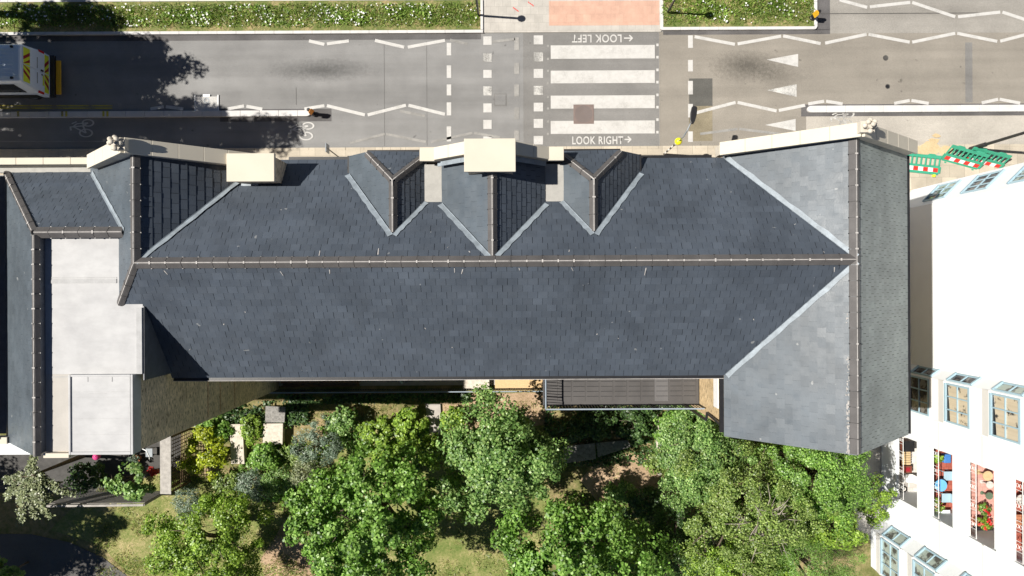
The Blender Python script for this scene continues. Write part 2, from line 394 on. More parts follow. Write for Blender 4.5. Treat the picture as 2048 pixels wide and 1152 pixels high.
# foliage: many leaf-sized faces in one mesh
LEAF = np.array([(0, -.5, 0), (.30, -.28, .05), (.38, .06, .07), (0, .55, -.04), (-.38, .06, .07), (-.30, -.28, .05)])
BLADE = np.array([(-.06, -.5, 0), (.06, -.5, 0), (.05, .1, .05), (0, .5, -.05), (-.05, .1, .05)])
NEEDLE = np.array([(0, -.5, 0), (.13, -.2, .02), (.10, .25, .02), (0, .5, 0), (-.10, .25, .02), (-.13, -.2, .02)])
def leaves(name, mat, cen, nor, size, parent=None, shape=LEAF, seed=1, tang=None):
    g = np.random.default_rng(seed); n = len(cen); m = len(shape)
    nor = nor / np.linalg.norm(nor, axis=1, keepdims=True)
    rnd = g.normal(size=(n, 3)) if tang is None else tang
    t = np.cross(nor, rnd); t /= np.linalg.norm(t, axis=1, keepdims=True) + 1e-9
    b = np.cross(nor, t)
    if tang is not None: t, b = -b, t; t, b = b, -t
    v = cen[:, None, :] + size[:, None, None] * (shape[None, :, 0:1] * t[:, None, :] + shape[None, :, 1:2] * b[:, None, :] + shape[None, :, 2:3] * nor[:, None, :])
    me = bpy.data.meshes.new(name); me.vertices.add(n * m); me.vertices.foreach_set('co', v.reshape(-1).astype(np.float32))
    me.loops.add(n * m); me.loops.foreach_set('vertex_index', np.arange(n * m, dtype=np.int32))
    me.polygons.add(n); me.polygons.foreach_set('loop_start', np.arange(0, n * m, m, dtype=np.int32))
    me.update(calc_edges=True); me.validate()
    me.materials.append(M[mat]); o = bpy.data.objects.new(name, me); C.objects.link(o)
    if parent is not None: adopt(o, parent)
    return o

def crown(c, rad, nclump, nleaf, g, clump=.4, low=-.35, up=.7, lump=.28, inner=.35):
    c = np.array(c); rad = np.array(rad)
    d = g.normal(size=(nclump * 4, 3)); d /= np.linalg.norm(d, axis=1, keepdims=True)
    d = d[d[:, 2] > low][:nclump]; nclump = len(d)
    ph = g.uniform(0, 6.28, 4)
    az = np.arctan2(d[:, 1], d[:, 0])
    rr = 1 + lump * (np.sin(3 * az + ph[0]) * .5 + np.sin(5 * az + ph[1] + 2 * d[:, 2]) * .35 + np.sin(8 * az + ph[2]) * .25)
    rr *= inner + (1 - inner) * g.uniform(0, 1, nclump) ** .45
    cc = c + d * rad * rr[:, None]
    wgt = g.uniform(.5, 1.5, nclump); wgt /= wgt.sum()
    idx = g.choice(nclump, nleaf, p=wgt)
    cs = clump * g.uniform(.6, 1.35, nclump)
    off = g.normal(size=(nleaf, 3)); off /= np.linalg.norm(off, axis=1, keepdims=True); off *= g.uniform(.15, 1, (nleaf, 1)) ** .5
    pos = cc[idx] + off * cs[idx][:, None] * np.array([1, 1, .7])
    nor = d[idx] * .45 + off * .6 + np.array([0, 0, up]) + g.normal(size=(nleaf, 3)) * .45
    return pos, nor, cc

def tree(name, label, px, py, zc, rad, nclump, nleaf, leafsize, mat, seed, group=None, cat='tree', bark='bark', clump=.4, inner=.35,
         shape=LEAF, lump=.28, trunk=.16, low=-.35, up=.7, limbs=16, twigs=0):
    c = P(px, py, zc); g = np.random.default_rng(seed)
    if rad[0] > 1.5: nclump, nleaf, leafsize, up = int(nclump * 1.9), int(nleaf * 3.5), leafsize * .66, up
    base = Vector((c.x, c.y, 0))
    t = thing(name, label, cat, base, group)
    pos, nor, cc = crown(c, rad, nclump, nleaf, g, clump, low, up, lump, inner)
    keep = pos[:, 2] > .05; pos, nor = pos[keep], nor[keep]
    leaves('crown', mat, pos, nor, leafsize * g.uniform(.65, 1.3, len(pos)), t, shape, seed)
    mb = MB(); top = max(.2, zc - rad[2] * .35)
    fork = base + Vector((g.normal() * .08, g.normal() * .08, top * .75))
    mb.tube([base - Vector((0, 0, .1)), base + Vector((0, 0, top * .25)), fork], [trunk * 1.35, trunk, trunk * .8], 9)
    for i in range(min(limbs, len(cc))):
        e = Vector(cc[(i * 7) % len(cc)]); mid = fork.lerp(e, .5) + Vector((0, 0, .12 * (e - fork).length))
        mb.tube([fork, mid, e], [trunk * .55, trunk * .3, .012], 6)
        for j in range(2):
            q = mid.lerp(e, .4 + .3 * j) ; e2 = q + Vector((g.normal() * .5, g.normal() * .5, g.uniform(.0, .5))) * min(1, rad[0] * .4)
            mb.tube([q, e2], [trunk * .18 + .004, .006], 5)
    mb.build('trunk', bark, t, smooth=True)
    if twigs:
        mt = MB()
        for i in range(twigs):
            a = g.uniform(0, 6.28); rr = g.uniform(.05, .55) * rad[0]
            s0 = Vector((c.x + rr * math.cos(a) * .4, c.y + rr * math.sin(a) * .4, zc + rad[2] * g.uniform(.55, .8)))
            e = s0 + Vector((math.cos(a) * g.uniform(.4, 1.3), math.sin(a) * g.uniform(.4, 1.3), g.uniform(.1, .55)))
            mt.tube([s0, s0.lerp(e, .5) + Vector((g.normal() * .08, g.normal() * .08, .1)), e], [.028, .018, .006], 5)
            for j in range(3):
                q = s0.lerp(e, .3 + .22 * j); mt.tube([q, q + Vector((g.normal() * .28, g.normal() * .28, g.uniform(0, .2)))], [.01, .004], 4)
        mt.build('branch', 'bark_p', t, smooth=True)
    return t

# roof helpers
def clip2(poly, ax, val, ge):
    out = []
    for i in range(len(poly)):
        a, b = poly[i], poly[(i + 1) % len(poly)]
        ia = (a[ax] >= val) if ge else (a[ax] <= val); ib = (b[ax] >= val) if ge else (b[ax] <= val)
        if ia: out.append(a)
        if ia != ib:
            t = (val - a[ax]) / (b[ax] - a[ax]); out.append((a[0] + (b[0] - a[0]) * t, a[1] + (b[1] - a[1]) * t))
    return out
def frame(poly):
    n = Vector((0, 0, 0))
    for i in range(len(poly)):
        a, b = poly[i], poly[(i + 1) % len(poly)]; n += Vector(a).cross(Vector(b))
    n.normalize()
    if n.z < 0: n = -n
    u = Vector((0, 0, 1)).cross(n).normalized(); v = n.cross(u)
    if v.z < 0: u, v = -u, -v
    return n, u, v
def slates(mb, poly, ref, gauge=.25, width=.31, t=.013, gap=.0145):
    n, u, v = frame(poly)
    q = [((p - ref).dot(u), (p - ref).dot(v)) for p in poly]
    mb.face([p - n * .006 for p in poly], 1)
    r0 = math.floor(min(b for a, b in q) / gauge); r1 = math.ceil(max(b for a, b in q) / gauge)
    for r in range(r0, r1):
        v0 = r * gauge
        row = clip2(clip2(q, 1, v0, True), 1, v0 + gauge, False)
        if len(row) < 3: continue
        o = (r % 2) * width / 2 + R.uniform(-.02, .02)
        c0 = math.floor((min(a for a, b in row) - o) / width); c1 = math.ceil((max(a for a, b in row) - o) / width)
        for c in range(c0, c1):
            a0 = o + c * width
            pl = clip2(clip2(row, 0, a0 + gap * R.uniform(.1, .8), True), 0, a0 + width - gap * R.uniform(.0, .3), False)
            pl = [p for i, p in enumerate(pl) if abs(p[0] - pl[i - 1][0]) + abs(p[1] - pl[i - 1][1]) > 1e-5]
            if len(pl) < 3: continue
            t0 = t * R.uniform(.75, 1.4); sk = R.uniform(-.0035, .0035)
            def off(p): return t0 * (1 - (p[1] - v0) / gauge) + .003 + sk * (p[0] - a0 - width / 2) / width
            vs = [ref + u * p[0] + v * p[1] + n * off(p) for p in pl]
            fs = [tuple(range(len(vs)))]
            lo = [i for i, p in enumerate(pl) if abs(p[1] - v0) < 1e-4]
            if len(lo) == 2:
                m_ = len(vs); vs += [vs[lo[0]] - n * (t0 + .006), vs[lo[1]] - n * (t0 + .006)]
                fs.append((lo[0], lo[1], m_ + 1, m_))
            mb.add(vs, fs, 0)
def ridge(mb, p0, p1, w_=.17, pitch=38, L=.46, mort=.65):
    p0, p1 = Vector(p0), Vector(p1); d = p1 - p0; ln = d.length; t = d / ln
    sd_ = t.cross(Vector((0, 0, 1))).normalized(); up = sd_.cross(t)
    n = max(1, round(ln / L)); l = ln / n; dr = w_ * math.tan(math.radians(pitch))
    for i in range(n):
        a = p0 + t * (i * l + .004); b = p0 + t * ((i + 1) * l - .004)
        prof = [(-w_, -dr), (-w_, -dr + .022), (-.035, .03), (0, .042), (.035, .03), (w_, -dr + .022), (w_, -dr), (0, -.01)]
        l0, l1 = R.uniform(0, .006), .008 + R.uniform(0, .008)
        A = [a + sd_ * x + up * (y + l0 + .02) for x, y in prof]; B = [b + sd_ * x + up * (y + l1 + .02) for x, y in prof]
        m_ = len(prof)
        mb.add(A + B, [tuple(range(m_))[::-1], tuple(range(m_, 2 * m_))] + [(j, (j + 1) % m_, m_ + (j + 1) % m_, m_ + j) for j in range(m_)], 0)
        mb.obox((A[3] + B[3]) / 2 + up * .001, t, l / 2 - .012, .009, .003, 1, up)  # pale line along the crown: edge highlight painted in mortar colour
        if i and R.random() < mort:                   # bedding squeezed out of the joint, crown clip
            mb.obox(a + up * .072, t, .022, R.uniform(.02, .05), .008, 1, up)
        for sg in (-1, 1):                            # dark open joint lugs at the tile's feet
            mb.obox(b + sd_ * sg * w_ * .96 + up * (-dr * .93 + .03), t, .018, .022, .012, 2, up)
def valley(mb, p0, p1, n1, n2, w1=.11, w2=.11, lift=.05):
    p0, p1 = Vector(p0), Vector(p1); t = (p1 - p0).normalized()
    for n, w_ in ((n1, w1), (n2, w2)):
        d = n.cross(t).normalized()
        if d.z < 0: d = -d
        l0 = Vector((0, 0, lift)); seg = 14
        pa = [p0.lerp(p1, i / seg) for i in range(seg + 1)]
        for i in range(seg):
            wa, wb = w_ * (1 + .12 * math.sin(i * 2.3 + w1 * 50)), w_ * (1 + .12 * math.sin((i + 1) * 2.3 + w1 * 50))
            mb.face([pa[i] + l0, pa[i + 1] + l0, pa[i + 1] + l0 + d * wb, pa[i] + l0 + d * wa], 0)
def beam(mb, x0, z0, x1, z1, y0, y1, th, m=0):        # sloping stone in the XZ plane, k units in plan
    a, b = Vector((x0 * k, 0, z0)), Vector((x1 * k, 0, z1)); d = (b - a).normalized(); up = Vector((-d.z, 0, d.x))
    if up.z < 0: up = -up
    mb.ext([(p.x, y0 * k, p.z) for p in (a, b, b + up * th, a + up * th)], (0, (y1 - y0) * k, 0), m)

# ================================================================== SETTING: ground, road, pavements
G0 = 260.0
struct(MB().face([(-G0, -G0, -.03), (G0, -G0, -.03), (G0, G0, -.03), (-G0, G0, -.03)]), 'ground', 'soil')
yk = P(1024, 294).y                                    # pavement kerb line
struct(MB().face([(-150, yk, 0), (150, yk, 0), (150, 60, 0), (-150, 60, 0)]), 'road', 'asphalt')
sheet('road_crossing', 'asphalt_cross', 1046, 1318, 64, 294, .004)
sheet('road_warm', 'asphalt_warm', 1318, 4200, 62, 294, .004)
sheet('road_side', 'asphalt_top', 1640, 4200, -420, 66, .0065)
sheet('road_cycle_track', 'asphalt_pale', 1612, 4200, 227, 294, .008)
sheet('road_kerb_channel', 'asphalt_dark', -2000, 962, 68, 81, .004)
sheet('road_kerb_channel', 'asphalt_dark', 1326, 1660, 60, 69, .008)
sheet('road_kerb_channel', 'asphalt_dark', 1632, 1660, -60, 60, .008)
sheet('road_island_surround', 'asphalt_dark', 440, 663, 218, 243, .004)
sheet('road_island_surround', 'asphalt_dark', 1602, 3600, 208, 232, .012)
sheet('road_trench', 'patch', 1378, 1425, 157, 212, .008)
sheet('road_trench', 'patch_tan', 1378, 1425, 212, 282, .008)
for x in (768, 853): sheet('road_seam', 'seam', x, x + 1.6, 83, 292, .005)
sheet('road_seam', 'seam', 592, 593, 175, 210, .005)
sheet('road_seam', 'seam', 1320, 1321.2, 70, 293, .012)
sheet('road_seam', 'seam', 1640, 1990, 26, 27.5, .012)
sheet('road_band', 'asphalt_cross', 1930, 1945, 85, 205, .008)
# pavement along the building, with its kerb
a, b = P(1024, 294), P(1024, 640)
struct(MB().box(-150, 150, b.y, a.y - .13, -.02, .1), 'pavement', 'pave')
kb = MB()
for i in range(-60, 60): kb.box(i * .914 + .004, (i + 1) * .914 - .004, a.y - .13, a.y, -.02, .104)
struct(kb, 'kerb', 'pave', bevel=.01)
# planted verges and crossing island, with kerbs
def verge(px0, px1, pyb, name='verge'):
    pm = (max(px0, 0) + px1) / 2; yt = 4 if px0 < 900 else -40
    p, q = Vector((P(px0, pyb).x, P(pm, pyb).y, 0)), Vector((P(px1, yt).x, P(pm, yt).y, 0))
    struct(MB().box(p.x, q.x, p.y, q.y, -.02, .09), name, 'verge'); return p, q
def kerb_run(x0, x1, y0, y1, z=.13, mat='kerb'):
    m_ = MB(); L = .95; n = max(1, round(max(x1 - x0, y1 - y0) / L))
    for i in range(n):
        if x1 - x0 > y1 - y0: m_.box(x0 + (x1 - x0) * i / n + .003, x0 + (x1 - x0) * (i + 1) / n - .003, y0, y1, -.02, z)
        else: m_.box(x0, x1, y0 + (y1 - y0) * i / n + .003, y0 + (y1 - y0) * (i + 1) / n - .003, -.02, z)
    struct(m_, 'kerb', mat, bevel=.012)
va, vb = verge(-700, 961, 63.5)
kerb_run(va.x, vb.x + .13, va.y - .15, va.y - .002)
kerb_run(va.x, vb.x + .13, vb.y + .002, vb.y + .15)
kerb_run(vb.x + .002, vb.x + .13, va.y + .002, vb.y - .002)
wa, wb = verge(1322, 1626, 55)
kerb_run(wa.x, wb.x, wa.y - .15, wa.y - .002)
kerb_run(wb.x + .002, wb.x + .16, wa.y + .06, wb.y)
mbk = MB()                                             # rounded kerb corner
for i in range(6):
    a0, a1 = -math.pi / 2 + i * math.pi / 12, -math.pi / 2 + (i + 1) * math.pi / 12
    cx, cy = wb.x + .002, wa.y + .058
    q = lambda a_, r_: (cx + math.cos(a_) * r_ * .75, cy + math.sin(a_) * r_, -.02)
    mbk.ext([q(a0, .05), q(a0, .208), q(a1, .208), q(a1, .05)], (0, 0, .15))
struct(mbk, 'kerb', 'kerb')
ia, ib = P(966.5, 66), P(1321, -40)
struct(MB().box(ia.x, ib.x, ia.y, ib.y, -.02, .05), 'crossing_island', 'pave_grey')
ta, tb = P(1098, 52), P(1318, 2)
struct(MB().face([(ta.x, ta.y, .054), (tb.x, ta.y, .054), (tb.x, tb.y, .054), (ta.x, tb.y, .054)]), 'tactile_paving', 'tactile')
ka, kb_ = P(1320, 60), P(1325, -40)
struct(MB().box(ka.x, kb_.x, ka.y, kb_.y, -.02, .12), 'kerb', 'kerb')
# kerb islands that guard the cycle track
def kerb_island(px0, px1, py0, py1, tick=()):
    pm = (max(px0, 0) + min(px1, 2048)) / 2
    p, q = Vector((P(px0, py1).x, P(pm, py1).y, 0)), Vector((P(px1, py0).x, P(pm, py0).y, 0)); m_ = MB(); x = p.x; i = 0
    yc = (p.y + q.y) / 2; hy = (q.y - p.y) / 2
    while x < q.x - .01:
        e = min(x + .95, q.x)
        if i == 0 and px0 > 1000:                      # rounded nose
            m_.prism([(e - .003, yc - hy), (e - .003, yc + hy), (x + .2, yc + hy)] + [(x + .2 - .2 * math.sin(t * math.pi / 8), yc + hy * math.cos(t * math.pi / 8)) for t in range(1, 8)] + [(x + .2, yc - hy)], -.02, .13)
        elif e >= q.x - .01 and px0 < 1000:
            m_.prism([(x, yc + hy), (x, yc - hy), (e - .2, yc - hy)] + [(e - .2 + .2 * math.sin(t * math.pi / 8), yc - hy * math.cos(t * math.pi / 8)) for t in range(1, 8)] + [(e - .2, yc + hy)], -.02, .13)
        else: m_.box(x + .003, e - .003, p.y, q.y, -.02, .13)
        x = e; i += 1
    struct(m_, 'kerb_island', 'kerb', bevel=.02)
kerb_island(-700, 622, 223, 235)
kerb_island(1613, 3200, 211.5, 225)
ty = MB()
for px in (40, 128, 136, 210, 218):
    p = P(px, 229); ty.box(p.x - .055, p.x + .055, p.y - .13, p.y + .13, .131, .134)
struct(ty, 'kerb_marking', 'yellow')
# ---- painted markings
Z1 = .016
def quad(mb, x0, x1, y0, y1, z=Z1, sk=0):
    a, b = P(x0, y1), P(x1, y0); mb.face([(a.x, a.y, z), (b.x, a.y, z), (b.x, b.y, z), (a.x, b.y, z)])
def line(mb, x0, y0, x1, y1, w_=6.2, z=Z1):
    a, b = P(x0, y0), P(x1, y1); d = (b - a).normalized(); s_ = Vector((-d.y, d.x, 0)) * w_ * k / 2
    o = Vector((0, 0, z)); mb.face([a - s_ + o, b - s_ + o, b + s_ + o, a + s_ + o])
mb = MB()
for y0, y1 in ((90, 118), (140.5, 167), (190.5, 217.5), (241, 268)): quad(mb, 1101.5, 1309.5, y0, y1)
struct(mb, 'zebra_stripes', 'white')
mb = MB()
for y in (90, 114.6, 140, 164.5, 190, 214.5, 239.5, 264.5): quad(mb, 1312.5, 1317, y - 2.6, y + 2.6)
struct(mb, 'road_studs', 'white')
mb = MB()
for y in (92, 118, 142, 167, 194, 217, 243, 268): quad(mb, 1094, 1098, y - 2.2, y + 2.2)
struct(mb, 'road_studs', 'ghost')
mb = MB(); mw = MB()
for i, (y0, y1) in enumerate(((73, 90), (107, 124), (140, 156), (173, 191), (207, 225), (240, 258), (273, 290))): quad(mw if i in (1, 3) else mb, 966.7, 983.3, y0, y1)
for i, (y0, y1) in enumerate(((71, 89), (105, 123), (138, 156), (172, 190), (205.6, 223), (238, 256), (272, 289))): quad(mw if i in (1, 3) else mb, 1067.5, 1086, y0, y1)
for y0, y1 in ((86, 111), (131, 156), (169, 191), (205, 231), (253, 283)): quad(mb, 893.6, 902.5, y0, y1)
for y0, y1 in ((71, 96), (120, 143), (162, 189), (208, 235), (263, 284)): quad(mb, 1376, 1385.5, y0, y1)
struct(mb, 'road_marking_blocks', 'white'); struct(mw, 'road_marking_blocks', 'worn')
mb = MB()
for y0, y1 in ((75, 101), (126, 148), (169, 193), (215, 238), (261, 281)): quad(mb, 1028.5, 1038, y0, y1)
struct(mb, 'road_marking_blocks', 'ghost')
mb = MB()
for s_ in ((301, 218, 328, 213.5), (332, 213.5, 367, 218), (455.6, 218, 488.5, 212), (493, 212.6, 525, 218.5), (609, 218, 649, 211.5),
           (654, 211.5, 730, 230), (735.5, 230, 812, 210.6), (817, 210.6, 890, 228.7), (654, 88, 698, 82), (618, 82, 649, 89),
           (750, 81, 808.6, 94.6), (815.7, 94.6, 890, 81), (1389, 73.6, 1469.6, 88.8), (1475, 88, 1562, 72.5), (1566, 72, 1641, 87.4),
           (1650, 86.5, 1733, 68.8), (1736.6, 68.8, 1819, 84.5), (1824, 84.5, 1910, 66.8), (1914, 66.8, 1994, 83), (2000, 82.5, 2080, 62),
           (1679, 0, 1734, 15), (1739.4, 13.8, 1820, 5), (1824, 5, 1910, 33.8), (1915.6, 33.8, 2000, 24.4), (2004.5, 24.4, 2070, 46),
           (1390.7, 226, 1471, 205), (1475, 205, 1553, 222), (1557.5, 221, 1610, 210.6), (1616, 208, 1648, 202.5), (1652, 202.5, 1685, 208),
           (1788, 207, 1819, 201), (1822.5, 201, 1857, 207), (1963, 206, 1996, 198.6), (1998.7, 198.6, 2040, 206.5)):
    line(mb, *s_)
struct(mb, 'zigzag_lines', 'white')
mb = MB()
for s_ in ((700, 286, 770, 268), (772, 268, 852, 284), (862, 284, 945, 266), (948, 266, 1000, 275), (985, 84, 1030, 78), (900, 80, 935, 88),
           (1400, 268, 1475, 258), (1478, 258, 1560, 268), (800, 222, 850, 232)): line(mb, *s_, w_=5)
struct(mb, 'zigzag_lines', 'ghost')
mb = MB(); mw = MB()
for m_, (tx, tyy, bx, b0, b1) in ((mb, (1533, 119.5, 1596, 108, 134)), (mw, (1534, 180.5, 1593, 168.5, 194)), (mb, (1530, 250, 1591, 238, 262))):
    m_.face([P(tx, tyy) + Vector((0, 0, Z1)), P(bx, b1) + Vector((0, 0, Z1)), P(bx, b0) + Vector((0, 0, Z1))])
struct(mb, 'give_way_triangles', 'white'); struct(mw, 'give_way_triangles', 'worn')
mb = MB(); line(mb, -400, 211.5, 225, 211.5, 2.6); line(mb, -400, 216.5, 225, 216.5, 2.6)
struct(mb, 'yellow_lines', 'yellow')
mb = MB(); line(mb, -300, 283, 210, 283, 2.6); line(mb, -300, 300, 160, 300, 2); quad(mb, 235.5, 243.5, 207, 219)
struct(mb, 'cycle_lane_lines', 'ghost')
def bike(px, py, s=1.0, mat='worn'):                   # painted cycle, wheels one above the other in the picture
    mb = MB(); c = P(px, py) + Vector((0, 0, Z1)); r = .155 * s; w_ = .05
    f = lambda x, y: c + Vector((x * s, y * s, 0))
    A, B = f(.12, .24), f(.06, -.24)
    mb.ring(A, r, w_); mb.ring(B, r * 1.15, w_)
    for i, (p, q) in enumerate(((A, f(-.02, .10)), (f(-.02, .10), B), (f(-.02, .10), f(-.28, .06)), (A, f(-.2, .2)), (f(-.2, .2), f(-.3, .06)), (f(-.3, .06), B), (f(-.34, .2), f(-.2, .3)), (f(-.38, .02), f(-.36, -.12)), (f(-.28, .06), f(-.40, .04)))):
        d = (q - p).normalized(); n_ = Vector((-d.y, d.x, 0)) * w_ / 2; o = Vector((0, 0, .001 + .0005 * i))
        mb.face([p - n_ + o, q - n_ + o, q + n_ + o, p + n_ + o])
    mb.v = [(c.x + (x - c.x) * 1.75, c.y + (y - c.y) * 1.05, z) for x, y, z in mb.v]
    struct(mb, 'cycle_symbol', mat)
bike(608, 262, 1.0, 'white'); bike(168, 256, 1.0, 'white'); bike(1688, 238, 1.0, 'worn')
def lettering(txt, x0, x1, y0, y1, rot=False):
    cu = bpy.data.curves.new('lettering', 'FONT'); cu.body = txt; cu.size = 1; cu.offset = .018; cu.space_character = 1.1
    ob = bpy.data.objects.new('lettering', cu); C.objects.link(ob)
    bpy.context.view_layer.update()
    me = bpy.data.meshes.new_from_object(ob.evaluated_get(bpy.context.evaluated_depsgraph_get()))
    C.objects.unlink(ob); bpy.data.objects.remove(ob)
    co = np.array([v.co[:] for v in me.vertices]); lo, hi = co.min(0), co.max(0)
    a, b = P(x0, y1), P(x1, y0)
    for v in me.vertices:
        u_, v_ = (v.co.x - lo[0]) / (hi[0] - lo[0]), (v.co.y - lo[1]) / (hi[1] - lo[1])
        if rot: u_, v_ = 1 - u_, 1 - v_
        v.co = (a.x + (b.x - a.x) * u_, a.y + (b.y - a.y) * v_, Z1)
    me.materials.clear(); me.materials.append(M['white'])
    o = bpy.data.objects.new('road_lettering', me); C.objects.link(o); tag(o, kind='structure')
lettering('LOOK RIGHT', 1144.5, 1246, 272.5, 289)
lettering('LOOK LEFT', 1144, 1243, 69, 85.5, True)
mb = MB()
for (y, x0, x1) in ((279, 1249, 1262), (76.5, 1248, 1265)):
    line(mb, x0, y, x1 - 1, y, 2.6); line(mb, x1 - 6.5, y - 6, x1, y + .4, 2.6, Z1 + .002); line(mb, x1 - 6.5, y + 6, x1, y - .4, 2.6, Z1 + .004)
struct(mb, 'road_arrows', 'white')
mb = MB()
for (x, y) in ((1032, 20), (1062, 9)):
    for d in (-4, 0, 4): line(mb, x + d - 2, y + d * .7 - 2, x + d + 1, y + d * .7 + 1.5, 1.6, .058 if y < 60 else .02)
struct(mb, 'survey_marks', 'red_s')
# sand spill by the works
mb = MB(); g = np.random.default_rng(3)
for (px, py, r_, zz) in ((1868, 282, 12, .022), (1872, 272, 8, .05), (1850, 300, 26, .115), (1890, 302, 18, .113)):
    c = P(px, py); n = 16
    mb.face([(c.x + math.cos(i * 6.283 / n) * r_ * k * g.uniform(.6, 1.25), c.y + math.sin(i * 6.283 / n) * r_ * k * .55 * g.uniform(.6, 1.3), zz) for i in range(n)])
tag(mb.build('sand', 'sand'), kind='structure')

# garden ground sheets
def patch(name, mat, pts, z):
    return struct(MB().face([P(x, y) * 1.0 + Vector((0, 0, z)) for x, y in pts]), name, mat)
patch('lawn', 'lawn', [(150, 1010), (330, 940), (420, 960), (640, 930), (640, 1300), (200, 1300), (260, 1152), (200, 1090), (100, 1060)], -.012)
patch('lawn', 'lawn', [(560, 900), (900, 800), (1100, 790), (1100, 1300), (560, 1300)], -.016)
patch('path', 'path', [(-600, 1066), (60, 1068), (140, 1085), (205, 1115), (262, 1158), (330, 1300), (-600, 1400)], -.006)
patch('bare_earth', 'bare', [(1160, 960), (1200, 915), (1300, 905), (1330, 960), (1300, 1010), (1200, 1010)], -.010)
patch('bare_earth', 'bare', [(520, 1120), (570, 1040), (640, 1010), (650, 1200), (540, 1200)], -.008)
patch('bare_earth', 'bare', [(850, 790), (1110, 785), (1100, 850), (900, 860)], -.009)
patch('bare_earth', 'bare', [(440, 960), (500, 930), (520, 960), (470, 990)], -.008)
patch('pale_paving', 'pave_grey', [(1660, 880), (1830, 850), (1830, 1080), (1700, 1080)], -.012)
patch('patio', 'tan_d', [(990, 700), (1085, 700), (1085, 780), (990, 780)], .06)

# ================================================================== THE SLATE-ROOFED BUILDING
bd = thing('slate_roofed_building', 'long dark slate roofed building with cream stone gables and a pale flat roof', 'building', (0, 0, 0))
zr, ze, zF = Z(.594), Z(.673), Z(.62)
RX, WX, RY, FE, BE = -448.0, 408.7, 32.0, 173.6, -118.4
zmain = lambda y: zr - (y - RY) / 141.6 * (zr - ze)
# walls
mb = MB()
mb.kbox(-470, 300, -112, 168, 0, ze - .06)                              # main range
mb.kbox(-676, -467, -200, 166, 0, ze - .08)                             # left wing
mb.kbox(-579, -467.2, -200.5, 66, ze - .1, zF - .02)
mb.ext([W(-446, 167.5, ze - .1), W(-446, 167.5, zr - .15), W(-335, 167.5, ze - .1)], (0, -2 * k, 0))
mb.build('wall', 'brick', bd)
mb = MB()
mb.kbox(288, 528, -192, 176, 0, ze - .1)
mb.ext([W(289, -191.5, ze - .12), W(528, -191.5, ze - .12), W(408.7, -191.5, zr - .12)], (0, 366 * k, 0))
mb.build('wing_wall', 'brick_tan', bd)
# rubbed brick bands on the garden wall of the left wing
mb = MB()
mb.kbox(-467.05, -466.7, -196, -114, 7.9, 7.98); mb.build('brick_strip', 'brick_red', bd)
for z_ in (6.8, 5.4): MB().kbox(-467.05, -466.7, -196, -114, z_, z_ + .08).build('brick_strip', 'brick_red', bd)
for zz in (1.2, 5.0, 8.4):                             # sash windows of the garden wall
    for x in (-400, -320, -240, -160, -80, 0):
        mb = MB(); fr_ = .06
        for (xa, xb, za, zb) in ((x - 22, x - 20, zz, zz + 1.9), (x + 20, x + 22, zz, zz + 1.9), (x - 20, x + 20, zz, zz + .07), (x - 20, x + 20, zz + 1.83, zz + 1.9), (x - 20, x + 20, zz + .92, zz + .98)): mb.kbox(xa, xb, -113.4, -112.1, za, zb)
        mb.kbox(x - 25, x + 25, -115.5, -112.1, zz - .12, zz - .005)
        wn = mb.build('window', 'white_p', bd); MB().kbox(x - 19.9, x + 19.9, -112.6, -112.1, zz + .07, zz + 1.83).build('pane', 'glass', wn)
# --- main roof
ref_f = W(0, FE, ze); ref_b = W(0, BE, ze)
mb = MB()
PF = [W(RX, RY, zr), W(WX, RY, zr), W(284.7, FE, ze), W(-330, FE, ze)]
slates(mb, PF, ref_f)
PB = [W(WX, RY, zr), W(RX, RY, zr), W(-458, -17.5, zF), W(-458, BE, ze), W(284.7, BE, ze)]
slates(mb, PB, ref_b)
slates(mb, [W(RX, RY, zr), W(-486.8, -17.5, zF), W(-458, -17.5, zF)], ref_b)
nG, _, _ = frame([W(RX, RY, zr), W(RX, FE, zr), W(-330, FE, ze)]); nF, _, _ = frame(PF); nB, _, _ = frame(PB)
g = np.random.default_rng(8)
for i in range(26):
    x = g.uniform(-430, 395); back = g.uniform() < .6; n_ = nB if back else nF
    d0, L = g.uniform(7, 11) + (g.uniform(0, 100) if i > 14 else 0), g.uniform(.04, .30) if i < 14 else g.uniform(.03, .06)
    y = RY - d0 if back else RY + d0; z = (zr - d0 / 150.4 * (zr - ze)) if back else zmain(y)
    c = W(x, y, z) + n_ * .022; dn = Vector((0, -1 if back else 1, -(zr - ze) / ((150.4 if back else 141.6) * k))).normalized(); wd = g.uniform(.008, .02)
    sd_ = Vector((1, 0, 0)) * wd; j = Vector((g.normal() * .04, 0, 0))
    mb.face([c - sd_, c + sd_, c + sd_ * .7 + dn * L + j, c - sd_ * .5 + dn * L + j], 2)
roof = mb.build('roof', ['slate', 'under', 'mortar'], bd)
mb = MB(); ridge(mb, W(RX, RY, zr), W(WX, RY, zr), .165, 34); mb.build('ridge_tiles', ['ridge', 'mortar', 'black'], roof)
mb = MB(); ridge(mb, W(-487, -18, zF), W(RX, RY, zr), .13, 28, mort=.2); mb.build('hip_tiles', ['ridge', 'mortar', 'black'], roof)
mb = MB()                                                               # gutters
mb.kbox(-457, 284, BE - .2, BE - 4.4, ze - .12, ze - .03); mb.kbox(-457, 284, BE - 4.4, BE - 5.0, ze - .12, ze + .005, 1)
mb.build('gutter', ['black', 'mortar'], roof)
for x0, x1 in ((-300, -215), (172, 270)): MB().kbox(x0, x1, FE + .3, FE + 4.5, ze - .14, ze - .02).build('gutter', ['black'], roof)
